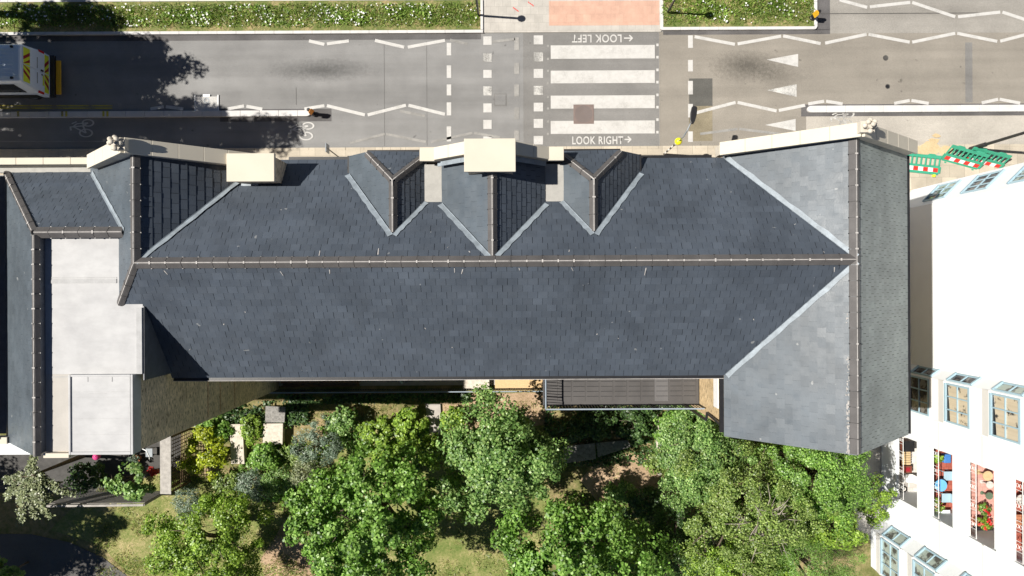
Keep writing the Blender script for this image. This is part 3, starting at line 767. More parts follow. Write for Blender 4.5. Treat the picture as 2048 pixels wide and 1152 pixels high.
# --- left street gable
mb = MB(); slates(mb, [W(RX, RY, zr), W(RX, 164, zr), W(-338, 164, ze + .18), W(-330, FE, ze)], W(-330, 0, ze), t=.0125)
gr_ = mb.build('gable_roof', ['slate', 'under'], bd)
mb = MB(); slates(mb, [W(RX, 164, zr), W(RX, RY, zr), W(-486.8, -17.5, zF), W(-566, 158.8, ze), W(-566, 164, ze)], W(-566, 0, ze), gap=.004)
mb.build('gable_roof_sunny_slope', ['slate_sunlit', 'under'], bd)
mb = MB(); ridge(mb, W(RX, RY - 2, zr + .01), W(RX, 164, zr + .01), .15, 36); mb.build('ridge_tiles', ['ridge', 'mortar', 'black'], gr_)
mb = MB(); valley(mb, W(RX, RY + 1, zr - .02), W(-334, 171, ze + .1), nF, nG, .14, .03); mb.build('valley_flashing', 'lead', gr_)
# parapet wall + coping of that gable
def parapet(name, ax, az, lx, lz, rx_, rz, y0, y1, th, knee=True, wallmat='stone_w'):
    mb = MB()
    mb.ext([W(lx, y0 + 2, ze - .2), W(lx, y0 + 2, lz), W(ax, y0 + 2, az), W(rx_, y0 + 2, rz), W(rx_, y0 + 2, ze - .2)], (0, (y1 - y0 - 4) * k, 0))
    pw = mb.build(name, wallmat, bd)
    mb = MB()
    for (xa, za, xb, zb) in ((lx, lz, ax, az), (ax, az, rx_, rz)):
        n = max(2, round(math.hypot((xb - xa) * k, zb - za) / .8))
        for i in range(n):
            f0, f1 = i / n, (i + 1) / n
            beam(mb, xa + (xb - xa) * f0, za + (zb - za) * f0 + .004, xa + (xb - xa) * f1 - .15, za + (zb - za) * f1 + .004, y0, y1, th)
    mb.build('coping', 'stone', pw, bevel=.012)
    return pw
def finial(c, par):
    mb = MB(); c = Vector(c); s_ = .9
    mb.obox(c + Vector((0, 0, .08)), (1, 0, 0), .2, .16, .1)
    mb.cyl(c + Vector((0, 0, .15)), .09, .22, 10)
    for d in ((.17, 0, .36), (-.17, 0, .36), (0, .17, .36), (0, -.17, .36), (0, 0, .55), (.1, .1, .45), (-.1, .1, .45)):
        mb.ball(c + Vector(d) * s_, .072, 0, 10, 7, (1, 1, .9))
    mb.build('finial', 'stone_w', par, smooth=False)
pw = parapet('gable_parapet', RX, Z(.578), -549, 11.85, -338, 12.0, 158, 176, .09)
finial(W(-450, 167, Z(.578) + .04), pw)
# lead strip behind the left coping, small valley down to the lower roof
zm = Z(.611)
PMf = [W(-583, 70.9, zm), W(-473.4, 70.9, zm), W(-566, 158.8, ze), W(-681, 158.8, ze)]
mb = MB(); slates(mb, PMf, W(0, 158.8, ze), .2, .26); lower = mb.build('lower_roof', ['slate', 'under'], bd)
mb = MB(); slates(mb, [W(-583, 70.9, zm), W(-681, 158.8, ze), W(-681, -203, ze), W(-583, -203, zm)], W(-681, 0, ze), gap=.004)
mb.build('lower_roof_sunny_slope', ['slate_sunlit', 'under'], bd)
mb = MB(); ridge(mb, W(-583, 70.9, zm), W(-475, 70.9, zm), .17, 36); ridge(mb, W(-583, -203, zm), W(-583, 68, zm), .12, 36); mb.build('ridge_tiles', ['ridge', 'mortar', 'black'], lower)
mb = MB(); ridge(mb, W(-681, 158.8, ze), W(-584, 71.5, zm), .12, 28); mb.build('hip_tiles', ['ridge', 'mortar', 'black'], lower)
nMf, _, _ = frame(PMf); nGl = Vector((-nG.x, nG.y, nG.z))
mb = MB(); valley(mb, W(-474, 71.4, zm - .02), W(-562, 156, ze + .08), nMf, nGl, .05, .12); mb.build('valley_flashing', 'lead', lower)
mb = MB(); mb.kbox(-690, -546, 158.6, 166, ze - .1, ze + .02); mb.kbox(-582, -579, -200, 68, zF - .1, zm - .06, 1); mb.kbox(-578.8, -485, 66, 69, zF - .1, zm - .06, 1)
mb.build('parapet_gutter', ['lead_w', 'lead_d'], lower)
mb = MB()
for i in range(5): mb.kbox(-725 + i * 36 + .15, -725 + (i + 1) * 36 - .15, 166, 175, ze - .1, ze + .48)
mb.build('front_coping', 'stone', bd, bevel=.012)
# --- flat roof
mb = MB()
mb.kbox(-578.9, -458, -104, 65.9, zF - .2, zF); mb.kbox(-578.9, -545, -200, -104.1, zF - .2, zF - .003, 1)
fr = mb.build('flat_roof', ['membrane', 'membrane_t'], bd)
MB().kbox(-465, -458.3, -104, -22, zF, zF + .05).build('edge_upstand', 'lap', fr)
mb = MB(); mb.kbox(-574, -490, 8.5, 14, zF, zF + .02)
mb.kbox(-574, -490, 15, 16, zF, zF + .012)
MB().kbox(-574, -545.5, -108, -107, zF, zF + .01).build('lap_joint', 'lap', fr)
mb.build('lap_joint', 'lap', fr)
mb = MB(); mb.kbox(-545, -467, -202, -104.2, zF - .3, zF + .14)
for (x0, x1, y0, y1) in ((-546, -543.5, -202.5, -104), (-469.5, -466.6, -202.5, -104), (-543.4, -469.6, -106.5, -104), (-543.4, -469.6, -202.5, -199)): mb.kbox(x0, x1, y0, y1, zF - .25, zF + .19)
rb = mb.build('raised_roof', 'membrane', bd, bevel=.015)
mb = MB()
for (x, y0, y1) in ((-524, -107, -113), (-494, -107, -113)): mb.kbox(x, x + 1.3, y1, y0, zF + .14, zF + .15)
mb.kbox(-522, -500, -128, -127.5, zF + .14, zF + .146); mb.kbox(-471.5, -470.5, -199, -107, zF + .14, zF + .16)
for i in (2, 3, 7, 10): mb.kbox(-542, -471, -112 - i * 6.6, -112.3 - i * 6.6, zF + .14, zF + .143)
mb.build('lap_joint', 'lap', rb)
mb = MB(); mb.kbox(-457.9, -456.5, -112, -20, ze - .1, zF - .004)
mb.build('lead_cheek', 'lead_d', fr)
mb = MB(); mb.kbox(-578, -546.5, -206.5, -200.6, zF - .35, zF + .16); mb.build('end_coping', 'stone', bd, bevel=.012)
mb = MB(); mb.kbox(-760, -640, -221, -203.4, ze - .3, ze - .01); mb.kbox(-700, -672, -204, -195, ze + .02, ze + .3, 1)
mb.build('end_slab', ['white_r', 'stone'], bd, bevel=.01)
# --- right wing
PWl = [W(WX, 180, zr), W(284.7, 180, ze), W(284.7, -201, ze), W(WX, -201, zr)]
PWr = [W(WX, 180, zr), W(532.3, 180, ze), W(532.3, -200, ze), W(WX, -201, zr)]
mb = MB(); slates(mb, PWl, W(284.7, 0, ze), gap=.004); wl = mb.build('wing_roof_sunny_slope', ['slate_sunlit', 'under'], bd)
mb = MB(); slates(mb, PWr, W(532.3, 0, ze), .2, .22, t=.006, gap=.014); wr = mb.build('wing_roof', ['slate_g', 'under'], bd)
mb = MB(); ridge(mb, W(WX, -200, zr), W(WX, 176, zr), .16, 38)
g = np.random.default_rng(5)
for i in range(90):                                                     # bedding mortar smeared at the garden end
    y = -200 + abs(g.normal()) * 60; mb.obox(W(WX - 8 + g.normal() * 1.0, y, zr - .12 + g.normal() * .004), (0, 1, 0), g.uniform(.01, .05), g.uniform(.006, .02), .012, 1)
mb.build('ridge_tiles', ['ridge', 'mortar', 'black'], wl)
nWl, _, _ = frame(PWl)
mb = MB(); valley(mb, W(WX - 1, RY + 1, zr - .02), W(287, 171, ze + .05), nF, nWl, .02, .14)
valley(mb, W(WX - 1, RY - 1, zr - .02), W(286, BE + 1, ze + .03), nB, nWl, .02, .14); mb.build('valley_flashing', 'lead', wl)
mb = MB(); mb.kbox(532.5, 536.5, -199, 176, ze - .13, ze - .02); mb.build('gutter', 'black', wr)
mb = MB(); mb.kbox(279.5, 284.2, -196, -124, ze - .14, ze - .02); mb.build('gutter', 'black', wl)
mb = MB(); mb.tube([W(282, -187, ze - .12), W(283, -187, ze - .5), W(285.5, -185, 9.05), W(285.5, -196, 8.9), W(285.5, -196, .1)], .055, 8)
mb.build('downpipe', 'black', wl)
pw2 = parapet('gable_parapet', WX, Z(.583), 277, 11.5, 533, 11.55, 174, 191, .09)
finial(W(411, 184, Z(.583) + .04), pw2)
# white window of the wing above the terrace
mb = MB(); mb.kbox(286.6, 287.9, -170, -122, 9.75, 10.25); mb.build('lintel', 'white_p', bd)
# --- dormers with half-hipped slate roofs
def dormer(c, sg):
    zd = Z(.6142); sl = .02353
    f = lambda dx, y, dz: W(c + sg * dx, y, zd - dz)
    PW_ = [f(0, 68.2, 0), f(0, 132.7, 0), f(39.4, FE + 2, .927), f(68, FE + 2, 1.6), f(68, 150, 1.6)]
    PN = [f(0, 68.2, 0), f(0, 132.7, 0), f(-35.4, 169.4, .833), f(-35.4, 112, .833)]
    PH = [f(0, 132.7, 0), f(39.4, FE + 2, .927), f(-35.4, FE + 2, .927), f(-35.4, 169.4, .833)]
    mats = ['slate_sunlit', 'slate'] if sg < 0 else ['slate', 'slate_sunlit']
    mb = MB(); slates(mb, PH, f(0, FE + 2, .927), .19, .24); slates(mb, PW_ if sg > 0 else PN, f(68 if sg > 0 else -35.4, 0, 1.6 if sg > 0 else .833), .2, .26, t=.0125)
    d = mb.build('dormer_roof', ['slate', 'under'], bd)
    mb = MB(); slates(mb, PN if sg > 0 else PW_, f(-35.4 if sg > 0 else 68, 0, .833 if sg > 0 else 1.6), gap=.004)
    mb.build('sunny_slope', ['slate_sunlit', 'under'], d)
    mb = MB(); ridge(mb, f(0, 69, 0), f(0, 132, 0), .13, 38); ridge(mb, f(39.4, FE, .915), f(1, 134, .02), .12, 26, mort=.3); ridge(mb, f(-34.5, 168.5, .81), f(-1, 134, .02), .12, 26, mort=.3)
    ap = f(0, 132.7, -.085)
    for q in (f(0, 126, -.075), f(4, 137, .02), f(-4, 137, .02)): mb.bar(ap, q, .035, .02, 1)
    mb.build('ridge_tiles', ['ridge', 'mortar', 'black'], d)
    n1 = frame(PW_)[0]; n2 = frame(PN)[0]
    mb = MB(); g_ = lambda dx, y: W(c + sg * dx, y, zmain(y))
    valley(mb, g_(0, 66.5), g_(68, 151.5), nF, n1, .15, .02); valley(mb, g_(0, 66.5), g_(-35.4, 111), nF, n2, .14, .02)
    mb.build('valley_flashing', 'lead', d)
    mb = MB()
    mb.ext([f(66, 169, 1.75), f(66, 169, 1.58), f(39, 169, .95), f(-33, 169, .95), f(-33, 169, 1.9), f(-33, 169, 2.6), f(66, 169, 2.6)], (0, -20 * k, 0))
    mb.build('dormer_wall', 'brick', d)
    for (a0, a1, y0, y1, z0, z1) in ((68.3, 70.8, 150, 176, 1.74, 1.60), (39, -35, FE + 2.2, FE + 4.5, 1.06, .95), (-35.7, -37.2, 112, 168, .95, .83)):
        x0, x1 = sorted((c + sg * a0, c + sg * a1)); MB().kbox(x0, x1, y0, y1, zd - z0, zd - z1).build('gutter', 'black', d)
dormer(-146, -1); dormer(101, 1)
# --- central street gable with its stack
cx_, zc_ = -23.0, Z(.597); zc2 = Z(.6369)
PC1 = [W(cx_, 37.5, zc_), W(cx_, 158, zc_), W(cx_ - 65.5, 158, zc2), W(cx_ - 65.5, 108.9, zc2)]
PC2 = [W(cx_, 37.5, zc_), W(cx_, 158, zc_), W(cx_ + 65.5, 158, zc2), W(cx_ + 65.5, 108.9, zc2)]
mb = MB(); slates(mb, PC2, W(cx_ + 65.5, 0, zc2), .2, .28, t=.0125); cg = mb.build('central_gable_roof', ['slate', 'under'], bd)
mb = MB(); slates(mb, PC1, W(cx_ - 65.5, 0, zc2), gap=.004); mb.build('sunny_slope', ['slate_sunlit', 'under'], cg)
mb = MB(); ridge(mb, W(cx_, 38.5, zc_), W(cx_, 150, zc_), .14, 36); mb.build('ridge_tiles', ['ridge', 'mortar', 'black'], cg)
mb = MB(); valley(mb, W(cx_, 36, zmain(36)), W(cx_ - 65.5, 108, zmain(108)), nF, frame(PC1)[0], .15, .02); valley(mb, W(cx_, 36, zmain(36)), W(cx_ + 65.5, 108, zmain(108)), nF, frame(PC2)[0], .15, .02)
mb.build('valley_flashing', 'lead', cg)
for x0, x1 in ((-110.8, -88.8), (42.7, 68.6)): MB().kbox(x0, x1, 108.5, 158, zc2 - .3, zc2 - .02).build('lead_flat', 'lead_w', cg)
mb = MB(); mb.ext([W(-112, 161.5, ze - .2), W(-112, 161.5, Z(.622)), W(-95, 161.5, Z(.622)), W(-52, 161.5, Z(.596)), W(2, 161.5, Z(.596)), W(46, 161.5, Z(.622)), W(64, 161.5, Z(.622)), W(64, 161.5, ze - .2)], (0, 11 * k, 0))
cw = mb.build('central_parapet', 'stone_w', bd)
mb = MB()
for kn, ss in (((-113.5, -95), ((-95, Z(.622), -74, Z(.6093)), (-74, Z(.6093), -52, Z(.596)))), ((46, 65), ((2, Z(.596), 24, Z(.609)), (24, Z(.609), 46, Z(.622))))):
    mb = MB(); mb.kbox(kn[0], kn[1], 157.5, 174.5, Z(.622) + .003, Z(.622) + .13)
    for (xa, za, xb, zb) in ss: beam(mb, xa + .1, za + .004, xb - .1, zb + .004, 159, 174.5, .11)
    mb.build('coping', 'stone', cw, bevel=.012)
mb = MB()                                                               # flashing upstands behind the coping
beam(mb, -92, Z(.622) - .22, -54, Z(.598) - .22, 153, 159, .03); mb.build('lead_upstand', 'lead', cw)
mb = MB(); beam(mb, 4, Z(.598) - .22, 43, Z(.622) - .22, 153, 159, .03); mb.build('lead_upstand', 'lead', cw)
mb = MB(); mb.kbox(-52, 2, 139, 172, zc_ - 1.2, Z(.585)); st = mb.build('chimney', 'brick', bd)
mb = MB()
mb.kbox(-55, 5, 135.5, 174.2, Z(.585) + .002, Z(.5826) + .03)
mb.build('capstone', 'stone', st, bevel=.012)
# --- brick stack beside the left gable
mb = MB(); mb.kbox(-354, -300.5, 138, 168, ze - .4, Z(.6325)); st = mb.build('chimney', 'brick', bd)
mb = MB()
mb.kbox(-358, -298, 135.5, 171, Z(.6325) + .002, Z(.629) + .03)
mb.build('capstone', 'stone', st, bevel=.012)
mb = MB(); mb.kbox(-352, -330, 132, 138.5, 11.7, 11.86); mb.build('lead_apron', 'lead', st)
# --- raised terrace
tz = Z(.769)
mb = MB(); mb.kbox(47, 287, -181, -113, tz - .28, tz - .03); ter = mb.build('terrace', 'deck', bd)
mb = MB(); y = -114.0; rw = .19 / k; cl = .53 / k; i = 0
while y - rw > -181:
    x = 48.0; j = 0
    for q_ in range(11):
        if y < -115: mb.kbox(x + 1 + q_ * cl + .09 * cl, x + 1 + q_ * cl + .91 * cl, y - .1, y + .55, tz - .01, tz + .001, 2)
    while x < 286:
        e = min(x + cl, 286.5); mm = 1 if (j == 8 and i < 9) else 0
        mb.kbox(x + .12, e - .12, y - rw + .1, y, tz - .03, tz - .004 + (j * 7 + i * 3) % 4 * .0012, mm)
        x = e; j += 1
    y -= rw; i += 1
mb.build('decking', ['deck', 'deck_l', 'under'], ter)
def railing(pts, h, sp=.11, mat='black', railmat='rail', name='railing', par=None, rr=.022):
    mb = MB()
    for p, q in zip(pts[:-1], pts[1:]):
        p, q = Vector(p), Vector(q); d = q - p; n = max(2, round(d.length / sp)); u3 = Vector((0, 0, h))
        mb.bar(p + u3, q + u3, .05, .03, 1); mb.bar(p + Vector((0, 0, .1)), q + Vector((0, 0, .1)), .03, .02, 0)  # top bar in pale grey: highlight on black steel put into its colour
        for i in range(n + 1):
            s_ = p + d * i / n; r_ = .02 if i % 12 == 0 else .011
            mb.bar(s_, s_ + u3 * .985, r_ * 2, r_ * 2, 0)
    return mb.build(name, [mat, railmat], par)
railing([W(49, -114, tz), W(49, -180, tz), W(284, -180, tz)], .98, par=ter, name='railing')
mb = MB()
for x in (60, 140, 220): mb.kbox(x - 3, x + 3, -176, -170, 0, tz - .28)
mb.build('post', 'black', ter)

# ---- house on the left whose wall shades the sliver beside the roof
nh = thing('neighbouring_house', 'dark brick house wall standing close beside the pale flat roof at the left edge', 'building', W(-760, 0, 0))
mb = MB(); mb.kbox(-900, -745, -190, 160, 0, 13.4); mb.build('wall', 'brick', nh)
mb = MB(); mb.kbox(-904, -741, -193, 163, 13.4, 13.55); mb.build('coping', 'stone_w', nh)
mb = MB(); mb.kbox(-745, -682, -196, 158, ze - .5, ze - .42); mb.build('valley_gutter', 'lead_d', nh)

# ================================================================== THE WHITE BLOCK ON THE RIGHT
wbk = thing('white_apartment_block', 'tall white rendered block with pale blue bay windows and open balconies at the right edge', 'building', W(900, 0, 0))
mb = MB(); TOPZ = 15.2
mb.prism([(p[0] * k, p[1] * k) for p in ((1250, 192), (800, 192), (755, 148), (755, -148), (735, -162), (735, -232), (737, -236), (737, -284), (1250, -284))], 0, TOPZ)
mb.prism([(p[0] * k, p[1] * k) for p in ((1250, -406), (737, -406), (737, -466), (715, -485), (715, -560), (737, -580), (1250, -900))], 0, TOPZ)
mb.kbox(815, 1250, -406, -284, 0, TOPZ)
mb.build('wall', 'white_r', wbk)
mb = MB(); mb.prism([(p[0] * k, p[1] * k) for p in ((1250, 196), (797, 196), (750, 151), (750, -151), (731, -160), (731, -460), (710, -483), (710, -585), (1250, -585))], TOPZ + .003, TOPZ + .35)
mb.build('roof', 'white_r2', wbk)
par_z = [1.35, 4.02, 6.41, 8.9, 11.4]; top_z = [2.98, 5.49, 8.04, 10.5, 12.9]
tiles = ['pale_tile', 'red_tile', 'pink_tile', 'red_tile', 'pale_tile']
for i in range(5):
    fl = par_z[i] - .9; lo = top_z[i - 1] if i else 0.0
    mb = MB(); mb.kbox(737.2, 742, -405.9, -284.1, lo, par_z[i])
    mb.kbox(742.1, 815, -405.9, -284.1, fl - .22, fl - .02); mb.kbox(735.5, 737, -405.9, -284.1, par_z[i] - .07, par_z[i] + .02)
    bal = mb.build('balcony', 'white_r', wbk)
    MB().kbox(742.2, 814.8, -405.5, -284.4, fl - .019, fl).build('floor', tiles[i], bal)
    mb = MB()
    for zz in (.06, .42): mb.bar(W(740, -405, par_z[i] + zz), W(740, -285, par_z[i] + zz), .022, .022)
    for j in range(9): mb.bar(W(740, -405 + j * 15, par_z[i]), W(740, -405 + j * 15, par_z[i] + .42), .016, .016)
    for j in (1, 3, 5, 7):
        for s_ in (0, 1):
            c = W(740, -398 + j * 15, par_z[i] + .16 + s_ * .16); pts = [c + Vector((0, math.cos(t * .8) * .07, math.sin(t * .8) * .07)) for t in range(9)]
            mb.tube(pts, .009, 4)
    mb.build('railing', 'white_p', bal)
mb = MB(); mb.kbox(737.2, 742, -405.9, -284.1, top_z[4], TOPZ); mb.build('parapet', 'white_r', wbk)
def window(A, B, z0, z1, cols, rows, pane, par, e0=.12, e1=.12):
    a, b = Vector((A[0] * k, A[1] * k, 0)), Vector((B[0] * k, B[1] * k, 0)); d = (b - a).normalized(); n = Vector((d.y, -d.x, 0))
    if n.dot(-(a + b)) < 0: n = -n
    a = a + d * e0; b = b - d * e1; L = (b - a).length
    mf = MB(); f = lambda u, z, o: a + d * u + n * o + Vector((0, 0, z))
    mid = [L * i / cols for i in range(cols + 1)]
    for i, u in enumerate(mid):
        ww = .07 if i in (0, cols) else .05
        mf.bar(f(min(max(u, .035), L - .035), z0, .03), f(min(max(u, .035), L - .035), z1, .03), .055, ww)
    for i in range(rows + 1):
        z = z0 + (z1 - z0) * i / rows; mf.bar(f(0, z, .045 if i in (0, rows) else .025), f(L, z, .045 if i in (0, rows) else .025), .08 if i in (0, rows) else .05, .09 if i in (0, rows) else .045)
    wn = mf.build('window', 'blue_f', par)
    MB().ext([f(.02, z0 + .02, .004), f(L - .02, z0 + .02, .004), f(L - .02, z1 - .02, .004), f(.02, z1 - .02, .004)], n * .008).build('pane', pane, wn)
    if pane == 'pane_c':                               # dark strip painted as the frame's shadow along the pane foot
        MB().ext([f(.05, z0 + .06, .014), f(L - .05, z0 + .06, .014), f(L - .05, z0 + .13, .014), f(L * .5, z0 + .2, .014), f(.05, z0 + .26, .014)], n * .004).build('frame_shadow', 'glass', wn)
    return wn
wz = [(2.55, 4.05), (5.2, 6.7), (7.93, 9.43), (10.65, 12.1)]
panes = ['pane_d', 'pane_c', 'pane_c', 'pane_g']
for i, (z0, z1) in enumerate(wz):
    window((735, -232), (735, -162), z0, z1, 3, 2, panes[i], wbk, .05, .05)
    window((735, -162), (755, -148), z0, z1, 1, 2, 'pane_g' if i > 1 else 'pane_d', wbk, .05, .05)
    window((755, 148), (800, 192), z0, z1, 3, 2, 'pane_d' if i % 2 else 'pane_g', wbk, .25, .25)
    z0 -= 1.5; z1 -= 1.5
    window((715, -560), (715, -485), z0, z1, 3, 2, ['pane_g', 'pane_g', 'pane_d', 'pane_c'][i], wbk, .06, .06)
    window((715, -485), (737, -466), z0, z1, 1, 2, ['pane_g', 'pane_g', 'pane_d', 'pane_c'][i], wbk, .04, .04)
for z0, z1 in wz:                                      # sloping sills and hoods of the bays
    for (ya, yb, dz) in ((-233, -161, 0), (-561, -484, -1.5)):
        MB().ext([W(735.0 - (20 if dz else 0), ya, z0 + dz - .06), W(731.5 - (20 if dz else 0), ya, z0 + dz - .06), W(735.0 - (20 if dz else 0), ya, z0 + dz - .55)], (0, (yb - ya) * k, 0)).build('sill', 'white_r2', wbk)
        MB().ext([W(735.0 - (20 if dz else 0), ya, z1 + dz + .08), W(732.0 - (20 if dz else 0), ya, z1 + dz + .08), W(735.0 - (20 if dz else 0), ya, z1 + dz + .3)], (0, (yb - ya) * k, 0)).build('hood', 'white_r2', wbk)
mb = MB()
for z in (4.62, 7.32, 10.02):
    for ya, yb in ((-283.9, -237), (-465, -406.2)): MB().kbox(735, 737, ya, yb, z, z + .12).build('string_course', 'white_r2', wbk)
# ---- things standing on the balconies
def at(px, py, z): return P(px, py, z)
def chair(px, py, z, mat, label, name='chair', cat='chair'):
    c = at(px, py, z + .45); t = thing(name, label, cat, (c.x, c.y, z)); s_ = .2
    MB().box(c.x - s_, c.x + s_, c.y - s_, c.y + s_, z + .42, z + .46).build('seat', mat, t, bevel=.01)
    MB().box(c.x + s_ - .03, c.x + s_ + .01, c.y - s_, c.y + s_, z + .46, z + .85).build('backrest', mat, t, bevel=.01)
    for sx in (-1, 1):
        for sy in (-1, 1): MB().box(c.x + sx * (s_ - .03) - .015, c.x + sx * (s_ - .03) + .015, c.y + sy * (s_ - .03) - .015, c.y + sy * (s_ - .03) + .015, z + .002, z + .419).build('leg', mat, t)
def rtable(px, py, z, r, h, mat, label):
    c = at(px, py, z + h); t = thing('round_table', label, 'table', (c.x, c.y, z))
    MB().cyl((c.x, c.y, z + h - .03), r, .03, 28).build('tabletop', mat, t)
    MB().cyl((c.x, c.y, z + .02), .03, h - .055, 8).build('column', mat, t); MB().cyl((c.x, c.y, z + .002), r * .55, .02, 16, r2=r * .5).build('base', mat, t)
def pot(px, py, z, leaf, label, r=.15, n=260, flower=None, h=.3):
    c = at(px, py, z + h + .15); t = thing('potted_plant', label, 'plant', (c.x, c.y, z))
    MB().tube([(c.x, c.y, z + .002), (c.x, c.y, z + h * .85), (c.x, c.y, z + h)], [r * .7, r, r * 1.08], 14).build('pot', 'terra', t)
    g = np.random.default_rng(int(px)); pos, nor, _ = crown((c.x, c.y, z + h + .18), (r * 1.5, r * 1.5, .22), 12, n, g, .1, -.2)
    leaves('foliage', leaf, pos, nor, np.full(len(pos), .075), t, seed=int(px))
    if flower:
        pos, nor, _ = crown((c.x, c.y, z + h + .27), (r * 1.5, r * 1.5, .2), 9, 130, g, .05, -.1)
        leaves('flowers', flower, pos, nor, np.full(len(pos), .07), t, seed=int(px) + 1)
f1, f2, f3, f4 = .45, 3.12, 5.51, 8.0
t = thing('slatted_bench', 'tan slatted wooden bench on the lowest balcony beside the roof edge', 'bench', at(1813, 917, f1))
c = at(1814, 916, f1 + .5); mb = MB()
for i in range(6): mb.box(c.x - .2, c.x + .2, c.y - .34 + i * .115, c.y - .34 + i * .115 + .095, f1 + .42, f1 + .46)
mb.build('seat', 'tan_w', t); mb = MB()
for sy in (-.3, .26): mb.box(c.x - .18, c.x + .18, c.y + sy, c.y + sy + .05, f1 + .002, f1 + .419)
mb.build('leg', 'brown_w', t)
t = thing('cabinet', 'dark red brown cabinet above the slatted bench on the lowest balcony', 'cabinet', at(1817, 893, f1))
c = at(1817, 893, f1 + .9); MB().box(c.x - .25, c.x + .25, c.y - .22, c.y + .22, f1 + .002, f1 + .88).build('body', 'brown_w', t)
MB().box(c.x - .28, c.x + .28, c.y - .25, c.y + .25, f1 + .882, f1 + .92).build('top', 'black', t)
t = thing('cabinet', 'dark red brown box below the slatted bench on the lowest balcony', 'cabinet', at(1815, 938, f1))
c = at(1815, 939, f1 + .5); MB().box(c.x - .25, c.x + .22, c.y - .17, c.y + .17, f1 + .002, f1 + .5).build('body', 'brown_w', t); MB().box(c.x - .12, c.x + .12, c.y - .1, c.y + .1, f1 + .502, f1 + .512).build('lid', 'maroon', t)
chair(1818, 957, f1, 'white_p', 'white chair on the lowest balcony beside the small grey wheel')
t = thing('wheel', 'small grey wheel lying on the lowest balcony floor', 'wheel', at(1807, 978, f1)); c = at(1807, 978, f1 + .05)
MB().tube([c + Vector((math.cos(i * .3927) * .13, math.sin(i * .3927) * .13, .04)) for i in range(17)], .03, 6).build('tyre', 'tyre', t)
MB().cyl((c.x, c.y, f1 + .01), .05, .06, 10).build('hub', 'steel', t)
rtable(1882, 971, f2, .27, .72, 'blue_p', 'round light blue table on the red tiled balcony')
chair(1897, 952, f2, 'blue_f', 'pale blue chair beside the round blue table', 'chair')
chair(1893, 996, f2, 'blue_f', 'pale blue chair below the round blue table near the white box')
t = thing('cushion_stack', 'deep blue cushions in the upper corner of the red tiled balcony', 'cushions', at(1894, 917, f2)); c = at(1894, 917, f2 + .2)
for i in range(2): MB().box(c.x - .16, c.x + .16, c.y - .2, c.y + .2, f2 + .01 + i * .13, f2 + .13 + i * .13).build('cushion', 'blue_d', t, bevel=.04)
pot(1874, 916, f2, 'leaf_l', 'potted plant with yellow green leaves in the upper corner of the red tiled balcony')
pot(1873, 1012, f2, 'leaf_l', 'potted plant with yellow green leaves beside the white box', .17)
t = thing('storage_box', 'white storage box at the lower end of the red tiled balcony', 'box', at(1890, 1036, f2)); c = at(1890, 1034, f2 + .5)
MB().box(c.x - .22, c.x + .22, c.y - .28, c.y + .28, f2 + .002, f2 + .46).build('body', 'white_p', t, bevel=.02); MB().box(c.x - .24, c.x + .24, c.y - .3, c.y + .3, f2 + .462, f2 + .5).build('lid', 'white_r', t, bevel=.02)
rtable(1976, 952, f3, .2, .62, 'tan_w', 'round tan wooden table at the upper end of the pink tiled balcony')
rtable(1980, 970, f3, .15, .5, 'pale_tile', 'small round pale table between the tan table and the green stool')
rtable(1979, 992, f3, .15, .45, 'leaf_g', 'round grey green stool on the pink tiled balcony')
pot(1966, 1018, f3, 'leaf_a', 'potted plant with red flowers nearer the green stool', .15, 300, 'petal_r')
pot(1965, 1046, f3, 'leaf_l', 'potted plant with large red flowers above the black trolley', .18, 300, 'petal_r')
t = thing('planter_bench', 'long black trolley under the red flowered pots', 'trolley', at(1970, 1058, f3)); c = at(1970, 1060, f3 + .3)
MB().box(c.x - .35, c.x + .35, c.y - .12, c.y + .12, f3 + .25, f3 + .3).build('shelf', 'black', t)
for sx in (-.3, .3): MB().box(c.x + sx - .02, c.x + sx + .02, c.y - .1, c.y + .1, f3 + .002, f3 + .249).build('leg', 'black', t)
t = thing('wheel', 'dark wheel with pale hub on the pink tiled balcony below the trolley', 'wheel', at(1956, 1071, f3)); c = at(1956, 1071, f3 + .05)
MB().tube([c + Vector((math.cos(i * .3927) * .14, math.sin(i * .3927) * .14, .04)) for i in range(17)], .045, 6).build('tyre', 'tyre', t)
MB().cyl((c.x, c.y, f3 + .01), .07, .07, 10).build('hub', 'white_p', t)
t = thing('storage_box', 'white box at the lower end of the pink tiled balcony', 'box', at(1975, 1088, f3)); c = at(1975, 1088, f3 + .4)
MB().box(c.x - .3, c.x + .3, c.y - .24, c.y + .24, f3 + .002, f3 + .4).build('body', 'white_p', t, bevel=.02); MB().box(c.x - .31, c.x + .31, c.y - .25, c.y + .25, f3 + .402, f3 + .43).build('lid', 'white_r', t)
chair(2040, 1040, f4, 'terra', 'reddish orange chair on the balcony at the right edge')
rtable(2044, 1000, f4, .2, .6, 'pale_tile', 'round pale table on the balcony at the right edge')

